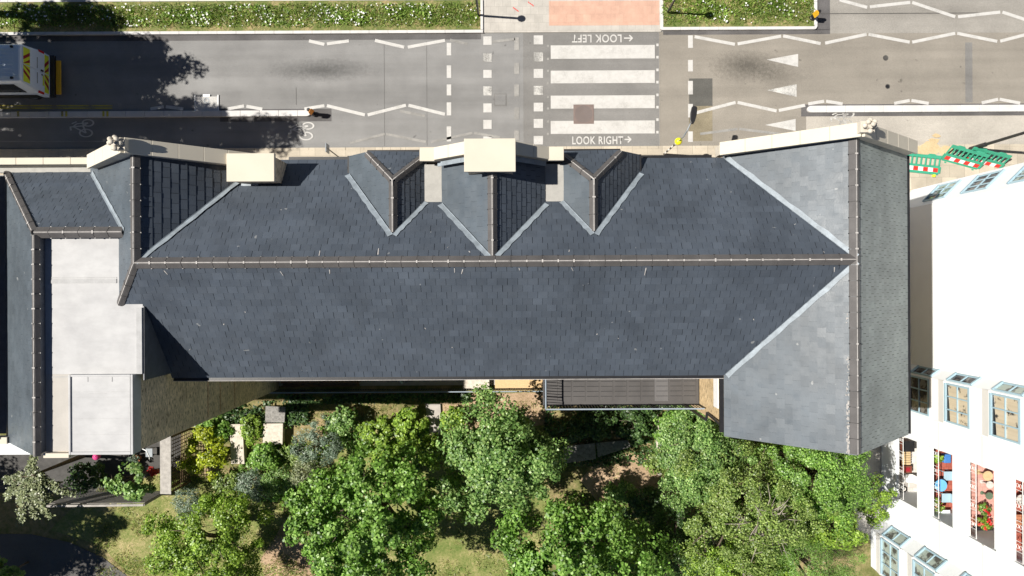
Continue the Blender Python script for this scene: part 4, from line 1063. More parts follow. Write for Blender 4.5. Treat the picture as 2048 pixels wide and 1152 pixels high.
# ================================================================== STREET THINGS
def van():
    xr = -22.62; t = thing('van', 'white van with red and yellow chevrons on its rear doors on the shaded road', 'van', (xr - 2.8, P(60, 134).y, 0))
    yc = (P(52, 90, 2.6).y + P(52, 165, 2.6).y) / 2 + .08; L = 5.6
    prof = [(1.03, .42), (1.05, .9), (1.03, 1.35), (.90, 2.38), (.82, 2.52), (.6, 2.58)]
    ring_ = lambda x, sx=1, dz=0: [Vector((x, yc + a * sx, b + dz)) for a, b in prof] + [Vector((x, yc - a * sx, b + dz)) for a, b in prof[::-1]]
    mb = MB(); rs = [ring_(xr - 4.0), ring_(xr - .35), ring_(xr - .06, .995, -.01), ring_(xr, .97, -.05)]
    hood = [Vector((xr - 4.7, yc + a, z)) for a, z in ((1.0, .42), (1.02, .9), (1.0, 1.3), (.86, 1.75), (.8, 1.8), (.6, 1.84))]; hood += [Vector((p.x, 2 * yc - p.y, p.z)) for p in hood[::-1]]
    nose = [Vector((xr - L, yc + a, z)) for a, z in ((.9, .42), (.92, .7), (.9, .95), (.84, 1.05), (.8, 1.07), (.6, 1.1))]; nose += [Vector((p.x, 2 * yc - p.y, p.z)) for p in nose[::-1]]
    rs = [nose, hood] + rs; n = len(prof) * 2
    vs = [p for r_ in rs for p in r_]; fs = []
    for i in range(len(rs) - 1):
        for j in range(n): fs.append((i * n + j, i * n + (j + 1) % n, (i + 1) * n + (j + 1) % n, (i + 1) * n + j))
    fs += [tuple(range(n)), tuple((len(rs) - 1) * n + j for j in range(n))]
    mb.add(vs, fs); body = mb.build('body', 'van', t, bevel=.02)
    for s_ in (-1, 1):
        mb = MB(); mb.ext([(xr - .5, yc + s_ * 1.036, 1.38), (xr - .5, yc + s_ * .925, 2.26), (xr - 3.9, yc + s_ * .925, 2.26), (xr - 3.9, yc + s_ * 1.036, 1.38)], (0, s_ * .012, .002)); mb.build('side_window', 'glass', t)
        mb = MB(); mb.ext([(xr - .3, yc + s_ * 1.05, .45), (xr - .3, yc + s_ * 1.062, 1.0), (xr - 4.0, yc + s_ * 1.062, 1.0), (xr - 4.0, yc + s_ * 1.05, .45)], (0, s_ * .01, 0)); mb.build('side_cladding', 'black', t)
    mb = MB()
    for i in range(8): mb.box(xr - 3.9, xr - .3, yc - .63 + i * .18 - .035, yc - .63 + i * .18 + .035, 2.572, 2.592)
    mb.build('roof_rib', 'van', t, bevel=.008)
    mb = MB()
    for s_ in (-1, 1): mb.box(xr - .4, xr - .3, yc + s_ * .72 - .05, yc + s_ * .72 + .05, 2.56, 2.64)
    mb.build('roof_bracket', 'black', t)
    # rear doors, each with its chevrons
    for s_ in (-1, 1):
        hw = lambda z: (1.0 if z < 1.3 else 1.0 - (z - 1.3) * .12)
        mb = MB(); mb.ext([(xr + .004, yc + s_ * .012, .55), (xr + .004, yc + s_ * .93, .55), (xr + .004, yc + s_ * .93, 1.3), (xr + .004, yc + s_ * .80, 2.38), (xr + .004, yc + s_ * .012, 2.42)], (.02, 0, 0))
        d = mb.build('rear_door', 'van', t, bevel=.006)
        for (z0, z1, wy) in ((1.93, 2.37, .80), (.62, .93, .92)):
            mb = MB(); nst = 2.5; st = wy / nst
            for i in range(5):
                m_ = 1 - i % 2; y0 = .02 + i * st / 2; sl = .30
                q = [(y0, z0), (min(y0 + st / 2, wy), z0), (max(.02, min(y0 + st / 2 - sl, wy)), z1), (max(.02, y0 - sl), z1)]
                mb.face([(xr + .026 + i * .0002, yc + s_ * a, b) for a, b in q], m_)
            mb.face([(xr + .0262, yc + s_ * a, b) for a, b in ((wy - .30, z1), (wy, z1), (wy, z0 + .0))], 1)
            mb.build('chevrons', ['maroon', 'yel_s'], d)
        if s_ > 0: MB().box(xr + .025, xr + .05, yc + .03, yc + .12, 1.02, 1.2).build('handle', 'black', d, bevel=.008)
        else: MB().cyl((xr + .03, yc - .12, 1.08), .03, .06, 10).build('lock', 'black', d)
        mb = MB(); mb.ext([(xr + .026, yc + s_ * .10, 1.40), (xr + .026, yc + s_ * .62, 1.40), (xr + .026, yc + s_ * .62, 1.46), (xr + .026, yc + s_ * .10, 1.46)], (.002, 0, 0)); mb.build('lettering_strip', 'lead', d)
        MB().box(xr - .04, xr + .03, yc + s_ * .92, yc + s_ * 1.03, .95, 1.32).build('tail_light', 'tail', t, bevel=.01)
    MB().box(xr - .1, xr + .22, yc - 1.02, yc + 1.02, .36, .54).build('bumper', 'black', t, bevel=.02)
    MB().box(xr + .23, xr + .46, yc - .86, yc + .80, .34, .42).build('rear_step', 'yel_p', t, bevel=.015)
    MB().box(xr + .026, xr + .035, yc - .62, yc - .12, .96, 1.06).build('number_plate', 'yel_s', t)
    for x in (xr - .95, xr - 4.5):
        for s_ in (-1, 1):
            wv = MB().tube([(x, yc + s_ * .78, .35), (x, yc + s_ * 1.0, .35)], .35, 20).build('wheel', 'tyre', t)
            MB().tube([(x, yc + s_ * 1.0, .35), (x, yc + s_ * 1.015, .35)], .2, 14).build('rim', 'steel', wv)
    mb = MB(); mb.ext([(xr - 4.62, yc - .78, 1.86), (xr - 4.62, yc + .78, 1.86), (xr - 4.08, yc + .8, 2.46), (xr - 4.08, yc - .8, 2.46)], (-.02, 0, .02)); mb.build('windscreen', 'glass', t)
van()
def beacon(px, py, label, h=3.05, lantern=False, dark=True):
    b = P(px, py); t = thing('belisha_beacon', label, 'beacon', b, 'beacons at the zebra crossing'); z0 = .05
    mb = MB(); n = 8 if not dark else 1
    for i in range(n): mb.cyl((b.x, b.y, z0 + (h - .2 - z0) * i / n), .045 if not dark else .055, (h - .2 - z0) / n - (.001 if n > 1 else 0), 12, i % 2)
    mb.build('pole', ['black', 'white_p'], t)
    MB().ball((b.x, b.y, h), .17, 0, 20, 12).build('globe', 'globe', t, smooth=True)
    if lantern:
        e = Vector(b) + Vector((.25, .62, 4.5)); mb = MB(); mb.tube([(b.x, b.y, h + .1), (b.x, b.y, 3.9), (b.x + .08, b.y + .2, 4.3), e], .03, 8); ar = mb.build('arm', 'steel', t)
        d = Vector((.1, .62, 0)).normalized(); s_ = Vector((-d.y, d.x, 0)); up = Vector((0, 0, 1))
        prof = [(-.2, .05), (-.05, .11), (.25, .14), (.52, .12), (.58, .07)]
        poly = [e + d * a + s_ * q for a, q in prof] + [e + d * a - s_ * q for a, q in prof[::-1]]
        MB().ext(poly, up * .09).build('lantern', 'black', ar, bevel=.02)
    return t
beacon(957, 32, 'dark crossing beacon post in the end of the flowered verge left of the pink paving')
beacon(1334, 27, 'dark crossing beacon post in the flowered verge right of the pink paving')
beacon(1327, 309, 'black and white crossing beacon with yellow globe and dark lantern above it', lantern=True, dark=False)
def post_lamp(px, py, label, h=7.0):
    b = P(px, py); t = thing('street_lamp', label, 'street lamp', b)
    MB().tube([(b.x, b.y, .1), (b.x, b.y, 1.2), (b.x, b.y, 1.25), (b.x, b.y, h)], [.11, .11, .075, .055], 14).build('pole', 'black', t)
    MB().tube([(b.x, b.y, h - .05), (b.x - .1, b.y + .5, h + .3), (b.x - .2, b.y + 1.2, h + .35)], .035, 8).build('arm', 'black', t)
    MB().obox((b.x - .25, b.y + 1.5, h + .33), (-.1, .7, 0), .35, .14, .06).build('lantern', 'black', t, bevel=.03)
post_lamp(1938, 299, 'black lamp post rising between the fallen green barriers')
b = P(680, 316); t = thing('sign_post', 'thin dark sign post on the pavement beside the left dormer', 'sign', b)
MB().cyl((b.x, b.y, .1), .03, 2.45, 10).build('pole', 'black', t); MB().box(b.x - .02, b.x + .02, b.y - .2, b.y + .2, 2.05, 2.6).build('plate', 'steel', t)
def bollard(px, py, label, face, ang=0.0):
    b = P(px, py); t = thing('bollard', label, 'bollard', (b.x, b.y, .13), 'traffic bollards at the kerb ends')
    MB().tube([(b.x, b.y, .13), (b.x, b.y, .2), (b.x, b.y, .22), (b.x, b.y, .95), (b.x, b.y, 1.02)], [.13, .13, .085, .085, .05], 14).build('post', 'black', t)
    d = Vector((math.cos(ang), math.sin(ang), 0)); s_ = Vector((-d.y, d.x, 0)); c = Vector((b.x, b.y, .5))
    MB().ext([c + d * .09 + s_ * a + Vector((0, 0, z)) for a, z in ((-.13, 0), (.13, 0), (.13, .42), (.07, .52), (-.07, .52), (-.13, .42))], d * .02).build('reflector', face, t, bevel=.005)
    return t
bollard(628, 229, 'slim dark bollard with orange face at the tip of the white kerb island', 'bollard_o', -.6)
bollard(1622, 38, 'dark bollard with bright orange yellow face at the corner of the right verge', 'yel_p', math.pi * 1.15)
c0, c1 = P(390, 222), P(438, 190)
t = thing('sign_board', 'white sign board lying on the road at the edge of the tree shadow', 'sign', ((c0.x + c1.x) / 2, (c0.y + c1.y) / 2, 0))
MB().box(c0.x + .06, c1.x - .06, c0.y, c1.y - .08, .012, .045).build('panel', 'white', t, bevel=.008)
mb = MB()
for x in (c0.x, c1.x - .05): mb.box(x, x + .05, c0.y - .02, c1.y, .012, .06)
mb.box((c0.x + c1.x) / 2 - .18, (c0.x + c1.x) / 2 + .18, c1.y - .1, c1.y + .02, .046, .07); mb.build('frame', 'wht_s', t, bevel=.008)
mb = MB(); mb.ring(((c0.x + c1.x) / 2, c1.y - .28, .047), .12, .05); mb.build('emblem', 'steel', t)
c0, c1 = P(1147, 248), P(1187.5, 209)
t = thing('manhole_cover', 'square rusty manhole cover on the zebra stripes', 'manhole cover', ((c0.x + c1.x) / 2, (c0.y + c1.y) / 2, 0))
MB().box(c0.x, c1.x, c0.y, c1.y, .001, .026).build('frame', 'rust', t, bevel=.004)
mb = MB()
for r_ in (.08, .16, .24, .32, .40): mb.ring(((c0.x + c1.x) / 2, (c0.y + c1.y) / 2, .0275), r_, .03)
mb.build('lid', 'asphalt_dark', t)
c0, c1 = P(988, 212), P(1013, 187)
t = thing('manhole_cover', 'worn grey manhole cover between the two columns of white squares', 'manhole cover', ((c0.x + c1.x) / 2, (c0.y + c1.y) / 2, 0))
MB().box(c0.x, c1.x, c0.y, c1.y, .001, .011).build('frame', 'asphalt_cross', t); MB().box(c0.x + .05, c1.x - .05, c0.y + .05, c1.y - .05, .0115, .017).build('lid', 'asphalt', t)
for (px, py, r_, lab) in ((1775, 173, .085, 'small round black cover in the road right of the triangles'), (1771, 116, .10, 'dark oval cover in the road under the zigzag line')):
    c = P(px, py); t = thing('valve_cover', lab, 'cover', (c.x, c.y, 0)); MB().cyl((c.x, c.y, .006), r_, .008, 18).build('lid', 'black' if r_ < .09 else 'seam', t); MB().ring((c.x, c.y, .0145), r_ + .02, .03).build('rim', 'seam', t)
def barrier(px, py, ang, tilt, z, label):
    c = P(px, py, z); t = thing('barrier', label, 'barrier', c, 'green plastic barriers by the works')
    u = Vector((math.cos(ang), math.sin(ang), 0)); s_ = Vector((-math.sin(ang), math.cos(ang), 0))
    v = s_ * math.cos(tilt) + Vector((0, 0, 1)) * math.sin(tilt); n = u.cross(v)
    f = lambda a, b, o=0: c + u * a + v * b + n * o
    def slab(mb, a0, a1, b0, b1, o0, o1, m=0): mb.ext([f(a0, b0, o0), f(a1, b0, o0), f(a1, b1, o0), f(a0, b1, o0)], n * (o1 - o0), m)
    mb = MB()
    mb.ext([f(a, b, -.03) for a, b in ((-.9, -.5), (.9, -.5), (.9, -.42), (1.0, -.42), (1.0, -.1), (.93, -.1), (.93, -.06), (-.93, -.06), (-.93, -.1), (-1.0, -.1), (-1.0, -.42), (-.9, -.42))], n * .06)
    mb.ext([f(a, b, -.03) for a, b in ((-.95, .28), (.95, .28), (.95, .45), (.7, .45), (.62, .5), (.35, .5), (.28, .43), (-.28, .43), (-.35, .5), (-.62, .5), (-.7, .45), (-.95, .45))], n * .06)
    for i in range(9): a = -.93 + i * .2275; slab(mb, a - .045 + .02, a + .045, -.06, .28, -.025, .025)
    mb.build('panel', 'grn_p', t, bevel=.012)
    mb = MB()
    for i in range(7): slab(mb, -.86 + i * .245, -.86 + (i + 1) * .245, -.38, -.18, .032, .037, i % 2)
    mb.build('warning_strip', ['red_s', 'wht_s'], t)
    mb = MB()
    for a in (-.7, .7): slab(mb, a - .05, a + .05, -.62, -.5, -.09, .09)
    mb.build('foot', 'yel_s' if tilt < .2 else 'grn_p', t)
barrier(1842, 326, -.11, .06, .18, 'green barrier lying flat beside the slate gable, its red and white strip lowest')
barrier(1931, 314, -.27, .85, .45, 'green barrier tipped over in front of the lamp post foot, left of the pair')
barrier(1974, 316, -.24, .95, .40, 'green barrier tipped over right of the lamp post foot')

# ================================================================== GARDEN THINGS
def tomb(pts, h, mat, label, cap=None, top=True):
    c = sum((P(x, y, h) for x, y in pts), Vector()) / len(pts); t = thing('tomb', label, 'tomb', (c.x, c.y, 0))
    q = [P(x, y, h) for x, y in pts]; cc = Vector((c.x, c.y, 0))
    MB().prism([(c.x + (p.x - c.x) * .9, c.y + (p.y - c.y) * .9) for p in q], -.05, h - .101).build('base', mat, t)
    MB().prism([(p.x, p.y) for p in q], h - .1, h).build('slab', mat, t, bevel=.015)
    return t
tomb([(459, 849), (485, 848), (489, 928), (462, 928)], .45, 'grave', 'long pale lichen covered tomb slab beside the yellow green shrub')
tomb([(527, 847), (566, 847), (565, 889), (525, 888)], .5, 'grave', 'pale square tomb with rusty stain below the darker tomb')
tomb([(531, 812), (571, 814), (569, 845), (530, 845)], .45, 'grave_d', 'speckled tomb painted dark as shade above the pale square tomb')  # darker stone stands for the building's shade on this tomb
tomb([(851, 808), (881, 808), (884, 868), (868, 872), (856, 862)], .12, 'slab', 'plain grey slab between the green bushes under the railing')
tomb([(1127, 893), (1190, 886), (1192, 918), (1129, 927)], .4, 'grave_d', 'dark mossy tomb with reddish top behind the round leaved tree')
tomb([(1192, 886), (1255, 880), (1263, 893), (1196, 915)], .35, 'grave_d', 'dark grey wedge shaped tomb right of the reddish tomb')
t = thing('edging_wall', 'narrow pale garden edging wall in the dark shrubs below the terrace', 'wall', P(1314, 880)); mb = MB()
for i in range(8):
    a_, b_ = P(1311 + i * .8, 828 + i * 15, 0), P(1312 + i * .8, 828 + i * 15 + 14.5, 0); mb.bar((a_.x, a_.y, .12), (b_.x, b_.y, .12), .17, .3)
mb.build('stones', 'grave', t, bevel=.015)
# railing along the foot of the rear wall and the walkway behind it
t = thing('railing', 'black railing with grey top rail along the walkway at the foot of the building', 'railing', P(820, 779))
a_, b_ = P(552, 779), P(1084, 776)
railing([(a_.x, a_.y, .05), (b_.x, b_.y, .05)], 1.05, .12, par=t, name='rail_panel')
a_, b_ = P(556, 772), P(990, 690); struct(MB().box(a_.x, b_.x, a_.y, b_.y, -.05, .03), 'walkway', 'slab')
t = thing('timber_planter', 'low brown timber planter in the shaded walkway behind the railing', 'planter', P(638, 772)); a_, b_ = P(562, 774, .45), P(716, 764, .45); mb = MB()
mb.box(a_.x, b_.x, a_.y, a_.y + .05, .03, .45); mb.box(a_.x, b_.x, b_.y - .05, b_.y + .6, .03, .45); mb.build('side', 'wood_b', t)
MB().box(a_.x + .05, b_.x - .05, a_.y + .051, b_.y - .051, .03, .36).build('soil', 'bark', t)
t = thing('downpipe', 'grey blue downpipe crossing the dark gap under the long eave', 'pipe', P(803, 776)); c = P(803, 766, 1.5)
MB().tube([(c.x, -2.95, 5), (c.x, c.y, 1.4), (c.x, c.y - .1, .1)], .06, 10).build('pipe', 'rail', t); MB().cyl((c.x, c.y - .1, .04), .09, .12, 10).build('shoe', 'rail', t)
t = thing('stone_steps', 'pale stone steps beside the tan patio in the walkway', 'steps', P(965, 770))
for i in range(3): a_, b_ = P(925 + i * 18, 778, .3), P(943 + i * 18, 750, .3); MB().box(a_.x, b_.x - .01, a_.y, b_.y, .03, .12 + i * .12).build('step', 'grave', t, bevel=.01)
# fences
def slat_fence(pa, pb, h, label, lattice=False):
    a_, b_ = P(*pa), P(*pb); d = (b_ - a_); L = d.length; d.normalize(); n_ = Vector((-d.y, d.x, 0)); t = thing('garden_fence', label, 'fence', a_)
    np_ = max(2, round(L / 1.8) + 1)
    for i in range(np_):
        c = a_ + d * L * i / (np_ - 1); MB().obox(c + Vector((0, 0, h / 2)), (0, 0, 1), h / 2 + .03, .045, .045).build('post', 'wood_o', t)
    mb = MB()
    if lattice:
        nb = 7
        for i in range(nb): z = h * .48 + i * h * .52 / nb; mb.bar(a_ + n_ * .06 + Vector((0, 0, z + .075)), b_ + n_ * .06 + Vector((0, 0, z + .075)), .02, h * .52 / nb - .008)
        mb.build('boards', 'wood_o', t); mb = MB(); ns = round(L / .17)
        for i in range(ns + 1): c = a_ + d * L * i / ns + n_ * .05; mb.bar(c + Vector((0, 0, .05)), c + Vector((0, 0, h * .48)), .014, .03)
        for i in range(6): z = .06 + i * .17; mb.bar(a_ + n_ * .065 + Vector((0, 0, z)), b_ + n_ * .065 + Vector((0, 0, z)), .014, .03)
        mb.build('trellis', 'wood_b', t)
    else:
        ns = 17
        for i in range(ns): z = .08 + i * (h - .1) / ns; mb.bar(a_ + n_ * .06 + Vector((0, 0, z)), b_ + n_ * .06 + Vector((0, 0, z)), .02, (h - .1) / ns * .62)
        mb.build('slats', 'wood_o', t)
    MB().bar(a_ + Vector((0, 0, h + .045)), b_ + Vector((0, 0, h + .045)), .10, .03).build('cap_rail', 'wood_o', t)
slat_fence((150, 986), (331, 984), 2.0, 'grey slatted wooden fence below the small bright green tree')
a_, b_ = P(320, 988, 1.95), P(343, 872, 1.95); e_ = P(364, 964, .1)
t = thing('bin_store', 'narrow grey roofed bin store with dark trellis side beside the yellow green shrub', 'shed', ((a_.x + b_.x) / 2, (a_.y + b_.y) / 2, 0))
MB().ext([(a_.x, a_.y, 1.9), (b_.x, a_.y, 1.98), (b_.x, b_.y, 1.98), (a_.x, b_.y, 1.9)], (0, 0, .04)).build('roof', 'wood_o', t, bevel=.008)
for x in (a_.x + .05, b_.x - .05):
    for y in (a_.y + .06, b_.y - .06): MB().box(x - .04, x + .04, y - .04, y + .04, 0, 1.88).build('post', 'wood_b', t)
mb = MB(); n_ = 15
for i in range(n_ + 1): y = a_.y + .08 + (b_.y - a_.y - .16) * i / n_; mb.bar((b_.x - .03, y, .03), (b_.x - .03, y, 1.86), .014, .035)
for i in range(10): mb.bar((b_.x - .015, a_.y + .06, .1 + i * .185), (b_.x - .015, b_.y - .06, .1 + i * .185), .014, .035)
mb.build('trellis', 'wood_b', t)
c = P(193, 913, 1.7); t = thing('paper_lantern', 'bright pink round lantern hanging below the pale flat roof', 'lantern', c)
MB().ball(c, .17, 0, 16, 10).build('globe', 'pink', t); MB().tube([c + Vector((0, 0, .17)), c + Vector((0, .3, .5))], .008, 5).build('cord', 'black', t)
MB().cyl(c - Vector((0, 0, .2)), .04, .04, 10).build('ring', 'black', t)
t = thing('garden_chair', 'white curved garden chair in the dark yard below the brick wall', 'chair', P(300, 906)); c = P(300, 906, .45)
mb = MB(); mb.tube([(c.x - .2, c.y + .3, .8), (c.x + .05, c.y + .2, .85), (c.x + .15, c.y - .1, .8), (c.x + .12, c.y - .3, .7)], .025, 6); mb.build('backrest', 'white_p', t)
mb = MB(); mb.box(c.x - .22, c.x + .12, c.y - .2, c.y + .22, .42, .45); mb.build('seat', 'steel', t, bevel=.01)
for sx in (-.18, .08):
    for sy in (-.16, .18): MB().cyl((c.x + sx, c.y + sy, 0), .015, .42, 6).build('leg', 'white_p', t)
pot(306, 946, 0, 'petal_r', 'potted plant with orange red leaves by the trellis side of the bin store', .16, 300)
pot(268, 920, 0, 'leaf_g', 'grey leaved potted plant below the brick wall corner', .2, 260)
struct(MB().face([P(x, y) + Vector((0, 0, -.014)) for x, y in ((-300, 880), (362, 860), (362, 985), (-300, 985))]), 'yard_soil_shade', 'seam')  # dark soil with the yard's shade put into its tone

# trees and shrubs
tree('broadleaf_tree', 'large round leaved tree, the biggest crown in the middle of the garden', 742, 1030, 5.2, (3.15, 3.0, 3.5), 130, 10000, .19, 'leaf_a', 11, 'round leaved trees in the garden', clump=.40, inner=.2, lump=.24, up=.42)
tree('broadleaf_tree', 'round leaved tree just below the terrace end, between the big crown and the dark tombs', 995, 918, 4.8, (2.6, 2.4, 2.7), 100, 8000, .17, 'leaf_b', 12, 'round leaved trees in the garden', clump=.42, inner=.3, up=.45)
tree('broadleaf_tree', 'round leaved tree at the bottom edge right of the big crown', 1150, 1125, 5.0, (3.3, 2.8, 3.0), 110, 9000, .18, 'leaf_a', 13, 'round leaved trees in the garden', clump=.40, inner=.2, lump=.24, up=.45)
tree('maple_tree', 'lime green tree at the bottom edge above the dry lawn', 425, 1092, 3.8, (2.45, 2.35, 2.2), 90, 8000, .13, 'leaf_l', 14, clump=.36, inner=.3, up=.5)
tree('fruit_tree', 'broad olive green tree with bare twigs showing at its top below the right gable', 1500, 1015, 5.0, (3.2, 2.6, 2.4), 130, 13000, .105, 'leaf_o', 15, clump=.34, inner=.2, low=-.2, lump=.42, up=.55, twigs=26)
tree('elder_tree', 'bright mid green tree beside the terrace below the right wing', 1395, 915, 4.6, (1.8, 2.1, 1.6), 80, 8000, .115, 'leaf_b', 16, clump=.34, inner=.4)
tree('holly_tree', 'dark green tree under the tip of the right gable', 1638, 958, 5.4, (2.1, 1.8, 1.7), 85, 9000, .11, 'leaf_a', 17, clump=.34, inner=.4)
tree('conifer_tree', 'fine leaved dark conifer at the bottom edge beside the white bay window', 1605, 1125, 5.0, (1.9, 1.6, 2.2), 80, 8500, .10, 'leaf_a', 18, clump=.36, inner=.45, shape=NEEDLE)
tree('acacia_tree', 'yellow green tree between the olive tree and the white bay', 1665, 1045, 5.2, (1.5, 1.0, 1.2), 50, 5500, .10, 'leaf_l', 19, clump=.32, inner=.4)
tree('acacia_tree', 'small yellow green tree leaning against the white block under the balconies', 1745, 1000, 4.0, (.8, .95, .8), 22, 2200, .09, 'leaf_l', 20, clump=.26, inner=.4, trunk=.07)
tree('apple_tree', 'olive tree crown at the bottom edge left of the conifer', 1470, 1140, 4.8, (2.2, 1.3, 1.6), 60, 7000, .105, 'leaf_l', 22, clump=.34, inner=.4, twigs=5)
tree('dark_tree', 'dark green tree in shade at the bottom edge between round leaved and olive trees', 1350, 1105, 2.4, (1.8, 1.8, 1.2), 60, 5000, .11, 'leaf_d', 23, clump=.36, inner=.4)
tree('young_tree', 'small bright green tree overhanging the slatted fence', 262, 962, 2.0, (.85, .85, .8), 26, 1300, .15, 'leaf_b', 24, clump=.26, inner=.3, trunk=.06)
tree('shrub', 'bright yellow green shrub beside the long pale tomb', 410, 903, .8, (1.15, 1.15, .55), 46, 4200, .10, 'leaf_y', 25, cat='shrub', clump=.26, inner=.4, trunk=.06)
tree('shrub', 'dark leafy bush at the bottom left corner of the picture', 14, 1148, 1.4, (.8, .8, .7), 24, 1500, .11, 'leaf_b', 44, cat='shrub', clump=.25, trunk=.05)
shr = [(640, 885, .9, (1.25, 1.1, .7), 'leaf_g', NEEDLE, .12, 3600, 'bluish green feathery shrub right of the pale square tomb'),
       (505, 972, .7, (.75, .7, .6), 'leaf_g', NEEDLE, .11, 2200, 'bluish green shrub left of the two small tufts beyond the tombs'),
       (552, 965, .7, (.8, .75, .6), 'leaf_b', NEEDLE, .12, 2300, 'dark blue green shrub below the spiky plant'),
       (612, 945, .7, (.75, .75, .5), 'leaf_s', NEEDLE, .12, 2200, 'silver green shrub right of the spiky plant'),
       (380, 1008, .8, (.75, .75, .6), 'leaf_g', NEEDLE, .10, 2400, 'grey green round shrub above the lime green tree'),
       (690, 840, .8, (.9, .6, .6), 'leaf_b', LEAF, .12, 1800, 'mid green bush just below the railing above the feathery shrub'),
       (760, 880, .9, (1.15, 1.0, .7), 'leaf_l', LEAF, .12, 3200, 'light green bush between feathery shrub and the grey slab'),
       (815, 850, .8, (.75, .9, .6), 'leaf_l', LEAF, .12, 2000, 'light green bush directly left of the grey slab'),
       (905, 838, .6, (.6, .5, .5), 'leaf_l', LEAF, .12, 1000, 'small light green bush directly right of the grey slab'),
       (530, 915, .6, (.65, .7, .5), 'leaf_a', LEAF, .12, 1500, 'mid green bush under the pale square tomb'),
       (505, 860, .5, (.45, .7, .4), 'leaf_l', LEAF, .10, 1200, 'low green bush between the two pale tombs'),
       (430, 860, .5, (.9, .5, .4), 'leaf_a', LEAF, .10, 1500, 'mid green bush at the foot of the brick wall'),
       (455, 965, .5, (.8, .5, .4), 'leaf_o', LEAF, .10, 1300, 'olive bush below the long pale tomb'),
       (860, 905, .7, (.8, .8, .6), 'leaf_l', LEAF, .12, 1700, 'light green bush below the grey slab beside the big crown'),
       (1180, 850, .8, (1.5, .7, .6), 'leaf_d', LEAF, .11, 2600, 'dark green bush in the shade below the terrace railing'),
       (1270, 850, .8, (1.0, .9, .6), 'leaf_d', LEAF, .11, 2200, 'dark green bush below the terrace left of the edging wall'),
       (1345, 860, 1.0, (.9, 1.0, .8), 'leaf_a', LEAF, .11, 2400, 'mid green bush right of the edging wall below the terrace'),
       (1240, 985, .6, (.7, .6, .5), 'leaf_b', LEAF, .12, 1100, 'small bush on the bare earth patch'),
       (1290, 1010, .8, (1.0, .9, .6), 'leaf_d', LEAF, .11, 2000, 'dark bush below the bare earth patch'),
       (1530, 890, .7, (1.6, .5, .5), 'leaf_l', LEAF, .11, 2000, 'light green bush along the foot of the right gable'),
       (175, 955, .9, (.9, .7, .6), 'leaf_d', LEAF, .11, 1500, 'dark shaded bush between the drooping tree and the small bright tree'),
       (1310, 925, .5, (.5, .6, .4), 'leaf_o', LEAF, .10, 900, 'olive bush at the lower end of the edging wall')]
for i, (px, py, zc, rad, mat, shp, ls, n, lab) in enumerate(shr):
    tree('shrub', lab, px, py, zc, rad, 30 if n < 2000 else 46, int(n * 1.15), ls, mat, 60 + i, cat='shrub', clump=.24, inner=.4, trunk=.03, limbs=8, shape=shp)
def spiky(px, py, z, r, n, mat, label, seed, cat='plant', name='spiky_plant'):
    c = P(px, py, z); g = np.random.default_rng(seed); t = thing(name, label, cat, (c.x, c.y, 0))
    az = g.uniform(0, 6.283, n); el = g.uniform(.15, .9, n); L = r * g.uniform(.7, 1.1, n)
    d = np.stack([np.cos(az) * np.cos(el), np.sin(az) * np.cos(el), np.sin(el)], 1)
    pos = []; nor = []; tg = []; sz = []
    for j in range(7):
        f = (j + .5) / 7; p = np.array([c.x, c.y, z * .4]) + d * (L * f)[:, None]; p[:, 2] -= .35 * r * f * f
        pos.append(p); nor.append(np.tile([0, 0, 1.], (n, 1)) + g.normal(size=(n, 3)) * .35); tg.append(d); sz.append(L * .22)
    leaves('leaves', mat, np.concatenate(pos), np.concatenate(nor), np.concatenate(sz), t, NEEDLE, seed, np.concatenate(tg))
    MB().tube([(c.x, c.y, -.05), (c.x, c.y, z * .45)], [.06, .03], 8).build('stem', 'bark', t)
spiky(575, 918, .6, .95, 70, 'leaf_o', 'spiky yellow green plant with radiating leaves below the pale square tomb', 5)
spiky(722, 840, .5, .6, 46, 'leaf_s', 'small pale spiky plant below the railing', 6)
def drooping(px, py, zc, label, seed):
    c = P(px, py, zc); g = np.random.default_rng(seed); t = thing('drooping_conifer', label, 'tree', (c.x, c.y, 0)); pos, nor, tg, sz = [], [], [], []; mbt = MB()
    for b in range(15):
        az = -1.75 + g.normal() * 1.0 if b < 10 else g.uniform(0, 6.28); L = g.uniform(1.3, 2.7) if b < 10 else g.uniform(.6, 1.1); h0 = g.uniform(.3, 1.0)
        d = Vector((math.cos(az), math.sin(az), 0)); pts = []
        for j in range(9):
            f = j / 8; pts.append(Vector((c.x, c.y, zc + .4 * h0)) + d * L * f + Vector((g.normal() * .03, g.normal() * .03, .5 * f - 1.1 * f * f)))
        mbt.tube(pts, [.03 * (1 - .85 * j / 8) for j in range(9)], 5)
        for j in range(1, 9):
            for q in range(44):
                f = g.uniform(0, 1); p = pts[j - 1].lerp(pts[j], f); sd_ = g.choice([-1, 1]); n_ = Vector((-d.y, d.x, 0)) * sd_; w_ = .24 * (1 - .6 * (j - 1 + f) / 8) * g.uniform(.2, 1)
                q_ = p + n_ * w_ + d * w_ * .5 + Vector((g.normal() * .05, g.normal() * .05, g.normal() * .06)); pos.append(q_); tg.append(n_ + d * .7); nor.append((g.normal() * .4, g.normal() * .4, 1)); sz.append(g.uniform(.06, .12))
    mbt.tube([(c.x, c.y, -.1), (c.x, c.y, zc + .5)], [.13, .05], 9); mbt.build('trunk', 'bark', t, smooth=True)
    leaves('foliage', 'leaf_s', np.array([tuple(p) for p in pos]), np.array(nor), np.array(sz), t, LEAF, seed, np.array([tuple(p) for p in tg]))
drooping(80, 945, 3.2, 'pale drooping conifer with radiating branches below the left end of the roofs', 31)
